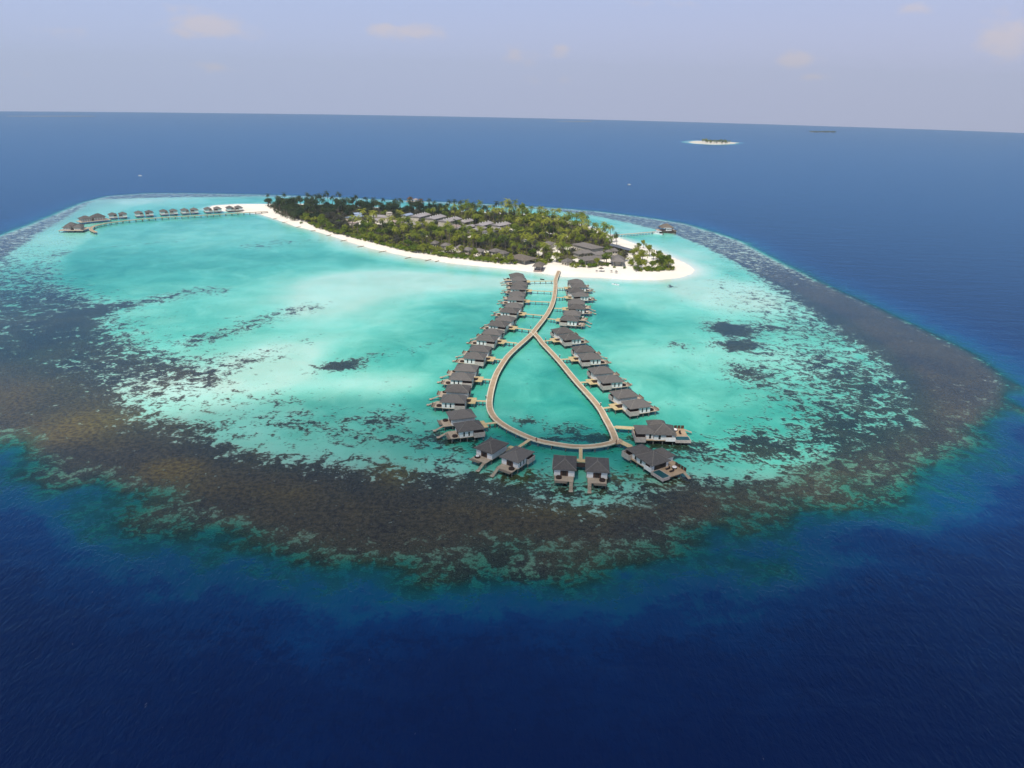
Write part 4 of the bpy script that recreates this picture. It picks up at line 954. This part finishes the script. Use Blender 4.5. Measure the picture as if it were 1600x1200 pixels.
# single trees that stand clear of the groves
for kind, px, py, s, lab in [
    ('palm', 942, 369, 1.0, 'lone palm on the sand where the white-piled pier reaches the beach'), ('palm_dark', 926, 363, .9, 'dark palm at the beach edge just left of the pier'), ('palm', 862, 343, 1.0, 'lone spreading palm on the back beach in front of pale water'),
    ('tree', 962, 378, .8, 'rounded tree by the foot of the pier'), ('grey', 955, 375, .7, 'thin brownish tree left of the rounded tree by the pier foot'),
    ('tree', 997, 391.5, .85, 'low rounded tree alone on the right beach, left of two'), ('tree', 1005, 387.5, .8, 'low rounded tree alone on the right beach, right of two'),
    ('tree', 1014, 401, 1.15, 'upright rounded tree alone on white sand near the right tip'), ('tree', 1021, 406, .9, 'wide tree on the sandy right tip, left of two'), ('tree', 1030, 407, .95, 'wide tree on the sandy right tip, right of two'),
    ('tree', 1034, 417, 1.0, 'tall tree in the strip of shrubs at the right tip'), ('palm', 1010, 412, .7, 'small palm in the sandy gap near the right tip'), ('bush', 989, 398, 1.3, 'green shrub at the upper edge of the planting right of the canvas roofs'), ('tree', 995, 401, 1.0, 'bushy tree right of the canvas roofs, upper one of two'), ('palm', 991, 406, .9, 'small palm between the big pavilion and the right tip'), ('tree', 1001, 407, 1.0, 'bushy tree right of the canvas roofs, lower one of two'), ('bush', 1005, 412, 1.2, 'green shrub halfway between the big pavilion and the right tip'), ('bush', 986, 410, 1.1, 'green shrub nearest the right side of the big pavilion'), ('tree', 996, 413, .9, 'short tree just above the shrub row of the right tip'), ('bush', 1051, 422.5, .8, 'last rounded shrub at the right tip'),
    ('bush', 931, 418, .5, 'small shrub on the sand in front of the beachfront roof'), ('bush', 960, 419, .6, 'small shrub in front of the big pavilion, left one'), ('bush', 975, 420, .6, 'small shrub in front of the big pavilion, right one'),
    ('tree', 947, 414, 1.25, 'dense dark green tree between the beachfront roof and the big pavilion'), ('palm', 948, 403, 1.15, 'tall palm standing before the dark roofs left of the big pavilion'), ('bush', 470, 349.5, .8, 'dark shrub alone on the left lagoon beach'),
    ('bush', 495, 356, .6, 'smallest shrub alone on the left lagoon beach'), ('bush', 534, 366, 1.2, 'largest dark shrub on the left lagoon beach'), ('palm', 521, 362.5, .6, 'short palm on the left lagoon beach'), ('bush', 886, 413, .7, 'brownish shrub on the sand right of the jetty head')]:
    p = at(px, py, 1.0); plant(kind, p.x, p.y, s, lab, None); placed.append((p.x, p.y))
# palms that rise above the skyline of the grove
for i, (px, py) in enumerate([(434, 324), (482, 322), (489, 322), (494, 323), (507, 323), (514, 324), (541, 325), (545, 327), (558, 325), (573, 326), (600, 330), (618, 331), (626, 332), (641, 332), (659, 333), (671, 331), (677, 334), (704, 334), (712, 335), (717, 333), (739, 337), (744, 338), (776, 339), (589, 331), (424, 325)]):
    p = at(px, py, 1.0); plant('palm_dark', p.x, p.y, rnd(1.15, 1.45), 'tall dark palm standing above the back edge of the groves against the water', 'tall palms along the back shore'); placed.append((p.x, p.y))
# the green front edge
for i in range(len(VEG3)):
    px, py = VEG3[i]; qx, qy = VEG3[(i + 1) % len(VEG3)]
    if i < 18 or px < 500: continue
    n = max(1, int(math.hypot(qx - px, (qy - py) * 1.0) / 3.6))
    for k in range(n):
        for row in range(2 if px < 860 or px > 985 else 1):
            p = at(px + (qx - px) * (k + rnd(0, .6)) / n, py + (qy - py) * (k + .3) / n - 1.2 - 2.4 * row, 1.0)
            if blocked(p.x, p.y, .5): continue
            zone = 'left of the jetty head' if px < 850 else 'around the resort centre' if px < 985 else 'on the right tip'
            try_place('bush' if random.random() < .82 else 'tree', p.x, p.y, rnd(.8, 1.25), 'bright green shrub of the hedge-like row along the beach ' + zone, 'shrubs along the lagoon beach ' + zone, 2.1)
tries = 0
while len(placed) < 900 and tries < 9000:
    tries += 1
    x, y = rnd(min(vx), max(vx)), rnd(min(vy), max(vy))
    if not poly_in(VP, x, y) or blocked(x, y, 1.6): continue
    px, py = to_px(x, y, 1.0); r = random.random()
    if px < 545 or (px < 720 and py < 341):
        zone, k = LEFT_Z, 'dark' if r < .68 else 'palm_dark' if r < .9 else 'grey' if px > 480 and py > 338 else 'dark'  # the grove's shade is painted by these darker leaf colours
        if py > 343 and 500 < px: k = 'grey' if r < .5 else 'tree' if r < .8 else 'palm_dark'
    elif px < 800:
        zone, k = MID_Z, 'palm' if r < .42 else 'tree' if r < .70 else 'palm_dark' if r < .80 else 'grey' if r < .92 else 'dark'
    else:
        zone, k = RIGHT_Z, 'palm' if r < .58 else 'tree' if r < .82 else 'palm_dark' if r < .92 else 'grey'
    if px > 985: zone, k = 'on the sandy right tip of the island', 'tree' if r < .6 else 'bush'
    lim = {'palm': 270, 'palm_dark': 270 - cnt.get('palm', 0), 'tree': 280, 'dark': 280 - cnt.get('tree', 0), 'grey': 90, 'bush': 280}
    if cnt.get(k, 0) >= 290: continue
    scl = rnd(1.05, 1.45)
    if screened(x, y):
        if 'palm' in k or random.random() < .3: continue
        scl *= .55
    if k in ('palm', 'palm_dark') and cnt.get('palm', 0) + cnt.get('palm_dark', 0) >= 270: continue
    if k in ('tree', 'dark') and cnt.get('tree', 0) + cnt.get('dark', 0) >= 270: continue
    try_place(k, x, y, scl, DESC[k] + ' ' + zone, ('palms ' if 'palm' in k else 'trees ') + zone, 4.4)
# low growth between the trunks: too much to count
random.seed(5); mb = MB(); mats = [LM['tree'], LM['dark'], LM['bush'], LM['grey'], LM['palm']]
k = 0
while k < 2600:
    x, y = rnd(min(vx), max(vx)), rnd(min(vy), max(vy))
    if not poly_in(VP, x, y) or blocked(x, y, .6) : continue
    k += 1; px, py = to_px(x, y, 1.0)
    if px > 870 and random.random() < .35: continue
    n0 = len(mb.f); r = rnd(1.6, 3.4); leafy(mb, (x, y, seabed_z(x, y) + r * .5), r, 30, .55, .7)
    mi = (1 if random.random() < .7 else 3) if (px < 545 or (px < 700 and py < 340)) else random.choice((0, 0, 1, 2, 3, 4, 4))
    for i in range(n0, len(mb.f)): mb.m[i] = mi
put(mb.mesh('undergrowth', mats), 'undergrowth', kind='stuff', label='low mixed scrub and young palms filling the ground between the island trees', category='undergrowth')
print('trees', cnt, len(placed), tries)

# ------------------------------------------------------------------ the far villa row, piers, boats
FJ = catmull([at(x, y, 1.9).to_2d() for x, y in [(418, 330.5), (380, 332.5), (340, 335), (300, 337.2), (260, 339.5), (215, 343), (182, 346.5), (160, 350), (148, 353), (142, 356.5), (143.5, 360), (150, 363)]])
def jetty_thing(name, line, label, cat, hw, z, pile_gap, deck='walk', pile='pile', kerb='kerb'):
    o0 = line[len(line) // 2]; t = empty(name, (o0.x, o0.y, 0)); tag(t, label, cat); ln = [p - o0 for p in line]
    a = MB(); strip(a, ln, -hw, hw, z - .25, z); put(a.mesh('deck', M[deck]), 'deck', parent=t)
    for s_ in (-1, 1):
        a = MB(); strip(a, ln, s_ * hw - .12, s_ * hw + .12, z + .002, z + .15); put(a.mesh('edge_board', M[kerb]), 'edge_board', parent=t)
    rs = resample(ln, pile_gap); k = 0; me = MB(); me.cyl(0, 0, -1.4, z - .26, .28, .28, 6); me = me.mesh('pile', M[pile]); rest = MB()
    for i, p in enumerate(rs[:-1]):
        d = (rs[i + 1] - p).normalized(); nrm = Vector((-d.y, d.x))
        for s_ in (-1, 1):
            q = p + nrm * s_ * (hw - .25); k += 1
            if k <= 96: o = put_shared(me, 'pile', t); o.location = (q.x, q.y, 0)
            else: rest.cyl(q.x, q.y, -1.4, z - .26, .2, .2, 6)
    if rest.v: put(rest.mesh('pile', M[pile]), 'pile', parent=t, kind='stuff')
    return t
jetty_thing('far_jetty', FJ, 'long thin jetty joining the far left villas to the sand spit, ending in a hook', 'jetty', 1.3, 1.9, 6.0)
FAR = [(178, 343.5), (194, 342.5), (219, 340.5), (235.5, 339.5), (258, 338), (273.5, 337.2), (291, 336.2), (306, 335.3), (327.5, 334.2), (342.5, 333.3), (362, 332.2), (375.5, 331.5)]
for i, (px, py) in enumerate(FAR):
    p = at(px, py, 0); q = at(px + 4, py - .25, 0); ang = math.atan2(q.y - p.y, q.x - p.x) + math.pi / 2
    c = Vector((p.x, p.y)) + Vector((math.cos(ang), math.sin(ang))) * 6.5
    place_villa(c.x, c.y, ang, i % 2 == 0, False, 'small villa of the far left row, %s counting from the sand spit end' % (ORD[11 - i] if i < 12 else 'first'), 'villas of the far row by the sand spit', .82)
def overwater_hall(name, centre, ang_px, parts_, label, deckbox):
    c = at(*centre, 0); q = at(*ang_px, 0); ang = math.atan2(q.y - c.y, q.x - c.x); t = empty(name, (c.x, c.y, 0), ang); tag(t, label, 'restaurant')
    a = MB(); a.box(*deckbox, 1.6, 1.9); put(a.mesh('deck', M['deck']), 'deck', parent=t)
    for (x0, x1, y0, y1, h, top) in parts_:
        a = MB(); a.box(x0 + .9, x1 - .9, y0 + .9, y1 - .9, 1.9, h); w = put(a.mesh('wall', M['blush']), 'wall', parent=t)
        a = MB(); a.hip(x0, x1, y0, y1, h - .1, top); put(a.mesh('roof', M['shingle']), 'roof', parent=t)
        n = 4
        for k in range(n):
            a = MB(); xx = x0 + 1.4 + k * (x1 - x0 - 2.8) / n; a.box(xx, xx + .55, y0 + .8, y0 + .89, 2.0, h - .3); put(a.mesh('white_column', M['white']), 'white_column', parent=w)
    for x in np.linspace(deckbox[0] + .6, deckbox[1] - .6, 6):
        for y in (deckbox[2] + .5, deckbox[3] - .5):
            o = put_shared(PILE_ME, 'pile', t); o.location = (x, y, -.2)
    return t
overwater_hall('overwater_restaurant', (118, 361), (128, 361), [(-9, 0, 1, 8.5, 4.6, 7.2), (-.5, 6, 0, 7, 4.3, 6.2), (-8, 0, -7, 0, 4.2, 6.3), (0.5, 8.5, -6.5, -.5, 4.2, 6.0)], 'large dark-roofed overwater building with white columns at the far left end', (-10.5, 10, -8.5, 9.5))
overwater_hall('overwater_spa', (147, 347.5), (157, 346.5), [(-12, -1, -3, 6, 4.4, 7.0), (-1, 11, -2.5, 7, 4.8, 7.8)], 'long double-roofed overwater building beside the hook of the far jetty', (-13, 14, -5, 8))
PJ = catmull([at(x, y, 1.9).to_2d() for x, y in [(936, 368.5), (960, 367), (985, 365.3), (1005, 363.6), (1033, 361.2)]], 5)
jetty_thing('boat_pier', PJ, 'thin pier on white piles from the back beach to the thatched landing', 'pier', 1.2, 1.9, 3.6, 'deck', 'white', 'white')
c = at(1040, 362.5, 0); t = empty('landing_pavilion', (c.x, c.y, 0), .1); tag(t, 'thatched hip-roofed pavilion on a platform at the end of the white-piled pier', 'pavilion')
a = MB(); a.box(-9, 9, -5, 5, 1.6, 1.95); put(a.mesh('platform', M['deck']), 'platform', parent=t)
a = MB(); a.hip(-6.5, 6.5, -5.2, 5.2, 4.6, 8.4, .3); put(a.mesh('roof', M['thatch']), 'roof', parent=t)
for x in (-5.5, -2, 2, 5.5):
    for y in (-4.2, 4.2):
        a = MB(); a.box(x - .15, x + .15, y - .15, y + .15, 1.95, 4.7); put(a.mesh('post', M['fence']), 'post', parent=t)
        o = put_shared(PILE_ME, 'pile', t); o.location = (x, y, -.1)
def hull(mb, L, B, D, z0=-.25, mi=0):
    st = []
    for k in range(9):
        u_ = k / 8; x = -L / 2 + L * u_; w = B / 2 * (1 - max(0, (u_ - .45) / .55) ** 2.2) * (.9 if k == 0 else 1); z = D + .35 * D * u_ * u_
        st.append([(x, -w, z), (x, -w * .8, z0 + .2), (x, 0, z0), (x, w * .8, z0 + .2), (x, w, z)])
    for a_, b_ in zip(st[:-1], st[1:]):
        for i in range(4): mb.poly([a_[i], a_[i + 1], b_[i + 1], b_[i]], mi)
        mb.poly([a_[4], a_[0], b_[0], b_[4]], mi)
    mb.poly(st[0], mi)
def boat(px, py, head, L, label, hm='hull', cabin=True, group=None, name='motorboat', roof=False):
    p = at(px, py, 0); t = empty(name, (p.x, p.y, float(sea_z(np.array(p.to_2d().length)))), head); tag(t, label, 'boat', group); B = L * .3
    a = MB(); hull(a, L, B, L * .1 + .15); put(a.mesh('hull', M[hm]), 'hull', parent=t)
    D = L * .1 + .15
    if cabin:
        a = MB(); a.box(-L * .12, L * .2, -B * .33, B * .33, D, D + L * .13); cb = put(a.mesh('cabin', M['hull']), 'cabin', parent=t)
        a = MB(); a.box(-L * .1, L * .215, -B * .34, B * .34, D + L * .055, D + L * .10); put(a.mesh('windscreen', M['dark']), 'windscreen', parent=cb)
        a = MB(); a.box(-L * .36, L * .12, -B * .38, B * .38, D + L * .16, D + L * .18); put(a.mesh('sun_roof', M['hull']), 'sun_roof', parent=t)
        a = MB(); a.box(-L * .45, -L * .2, -B * .3, B * .3, D + .01, D + .25); put(a.mesh('seat', M['wicker']), 'seat', parent=t)
        a = MB(); a.box(-L * .56, -L * .49, -.3, .3, -.1, D + .3); put(a.mesh('outboard_engine', M['under']), 'outboard_engine', parent=t)
    else:
        a = MB(); a.box(-L * .2, -L * .1, -B * .35, B * .35, D, D + .12); a.box(L * .08, L * .18, -B * .33, B * .33, D + .06, D + .18); put(a.mesh('seat', M['wicker']), 'seat', parent=t)
    return t
boat(1027, 366, 2.6, 11, 'white speedboat moored beside the white-piled pier')
boat(1043, 363.5, .05, 17, 'large dark-hulled boat with pale cabin moored at the thatched landing', 'under')
boat(961.5, 445.5, 2.7, 5.5, 'small white boat in pale water right of the first right-row villas', cabin=False, name='dinghy')
boat(847, 437, 2.8, 3.2, 'tiny dark canoe beside the jetty near the beach', 'wicker', cabin=False, name='canoe')
boat(983, 289, .3, 5.5, 'tiny white boat alone on the blue sea behind the island')
boat(219, 275, .2, 5, 'tiny white boat far off on the sea at the upper left')
c = at(648, 317, 0); t = empty('arrival_jetty', (c.x, c.y, 0), -.18); tag(t, 'reddish-roofed landing stage standing in the water behind the island trees', 'landing stage')
a = MB(); a.box(-10, 11, -4, 4, 1.4, 2.0); put(a.mesh('deck', M['pink_roof']), 'deck', parent=t)
for (x0, x1, h, tp, mm) in ((-9, -2.5, 4.6, 7.2, 'rust'), (-1.5, 4, 4.0, 5.4, 'pink_roof'), (5, 9.5, 3.8, 5.0, 'rust')):
    a = MB(); a.hip(x0, x1, -3, 3, h, tp); r = put(a.mesh('roof', M[mm]), 'roof', parent=t)
    a = MB(); a.box(x0 + .8, x1 - .8, -2.2, 2.2, 2.0, h); put(a.mesh('wall', M['white']), 'wall', parent=t)
for x in (-9, -4, 1, 6, 10):
    for y in (-3.4, 3.4): o = put_shared(PILE_ME, 'pile', t); o.location = (x, y, -.2)
# things on the beach
def parasol(px, py, s, label):
    p = at(px, py, 1.1); z = seabed_z(p.x, p.y); t = empty('beach_parasol', (p.x, p.y, z)); t.scale = (s, s, s); tag(t, label, 'parasol', 'dark parasols on the lagoon beach')
    a = MB(); a.cyl(0, 0, -.2, 2.3, .07, .05, 6); put(a.mesh('pole', M['fence']), 'pole', parent=t)
    a = MB(); a.cyl(0, 0, 1.9, 2.6, 1.7, .08, 10); put(a.mesh('canopy', M['under']), 'canopy', parent=t)
for px, py, s, lab in ((939, 424.5, 1.25, 'largest dark parasol on the white beach before the resort centre'), (932.2, 425, .55, 'small dark parasol just left of the largest one'), (943.8, 425, .4, 'tiny dark parasol just right of the largest one'),
                       (955.3, 425.8, .6, 'dark parasol on the beach, second from the right'), (962.8, 427, .75, 'dark parasol farthest right on the beach')): parasol(px, py, s, lab)
for i, (a_, b_) in enumerate([((427, 342), (433, 340.6)), ((441, 347.6), (451, 346)), ((463, 355), (471, 353)), ((486, 361), (493, 359.4)), ((510, 368.6), (518, 366)), ((532, 376.5), (543, 374.3)), ((558, 386), (569, 383.6)), ((592, 394), (604, 391.2)), ((633, 404), (642, 401)), ((664, 407.5), (674, 404.5)), ((680, 409), (686, 406.5))]):
    A, B = at(*a_, .2).to_2d(), at(*b_, .6).to_2d(); d = B - A; L = d.length; t = MB(); n = max(3, int(L / 1.6))
    for k in range(n):
        x = -L / 2 + (k + .5) * L / n; t.box(x - .75, x + .75, -.38, .38, -.35, .2); t.box(x - .6, x + .5, -.2, .2, .2001, .38)
    c = (A + B) / 2; o = put(t.mesh('sandbag_groyne', M['sandbag']), 'sandbag_groyne'); o.location = (c.x, c.y, .12); o.rotation_euler = (0, 0, math.atan2(d.y, d.x))
    tag(o, 'thin dark sandbag groyne crossing the lagoon beach, %s from the left' % ORD[i], 'groyne', 'sandbag groynes on the lagoon beach')
# the small wooded cay on the horizon
cc = at(1116, 222.5, 0)
random.seed(9)
for k in range(46):
    x = rnd(at(1095, 222, 0).x, at(1134, 222, 0).x); y = rnd(cy.min() + 30, cy.max() - 40)
    if not poly_in([tuple(p) for p in P_CAY], x, y): continue
    plant(random.choice(('tree', 'dark', 'tree')), x, y, rnd(.8, 1.15), 'green tree of the wood on the small distant cay', 'trees on the distant cay', 1.0)
# low sand islands at the very edge of the sea
def far_bank(px0, px1, py, label, green):
    a, b = at(px0, py, 0).to_2d(), at(px1, py, 0).to_2d(); c = (a + b) / 2; r = c.length; z = float(sea_z(np.array(r))); d = (b - a); L = d.length
    mb = MB(); n = 14; pts = [(L / 2 * math.cos(6.283 * i / n), 14 * math.sin(6.283 * i / n)) for i in range(n)]
    mb.prism(pts, -4, .9); o = put(mb.mesh('distant_island', M['concrete']), 'distant_island'); o.location = (c.x, c.y, z); o.rotation_euler = (0, 0, math.atan2(d.y, d.x))
    tag(o, label, 'island', 'faint low islands on the horizon')
    if green:
        random.seed(int(px0)); mb = MB()
        for k in range(60): leafy(mb, (rnd(-.4, .4) * L, rnd(-25, 25), 2), rnd(3, 6), 14, 2.0, .6)
        put(mb.mesh('woodland', LM['dark']), 'woodland', parent=o)
far_bank(868, 925, 188.6, 'faint pale sand streak on the horizon above the centre', False)
far_bank(1265, 1305, 206.3, 'faint low green island on the horizon to the right of the cay', True)
far_bank(10, 150, 181.2, 'faint white streak of reef on the horizon at the far left', False)
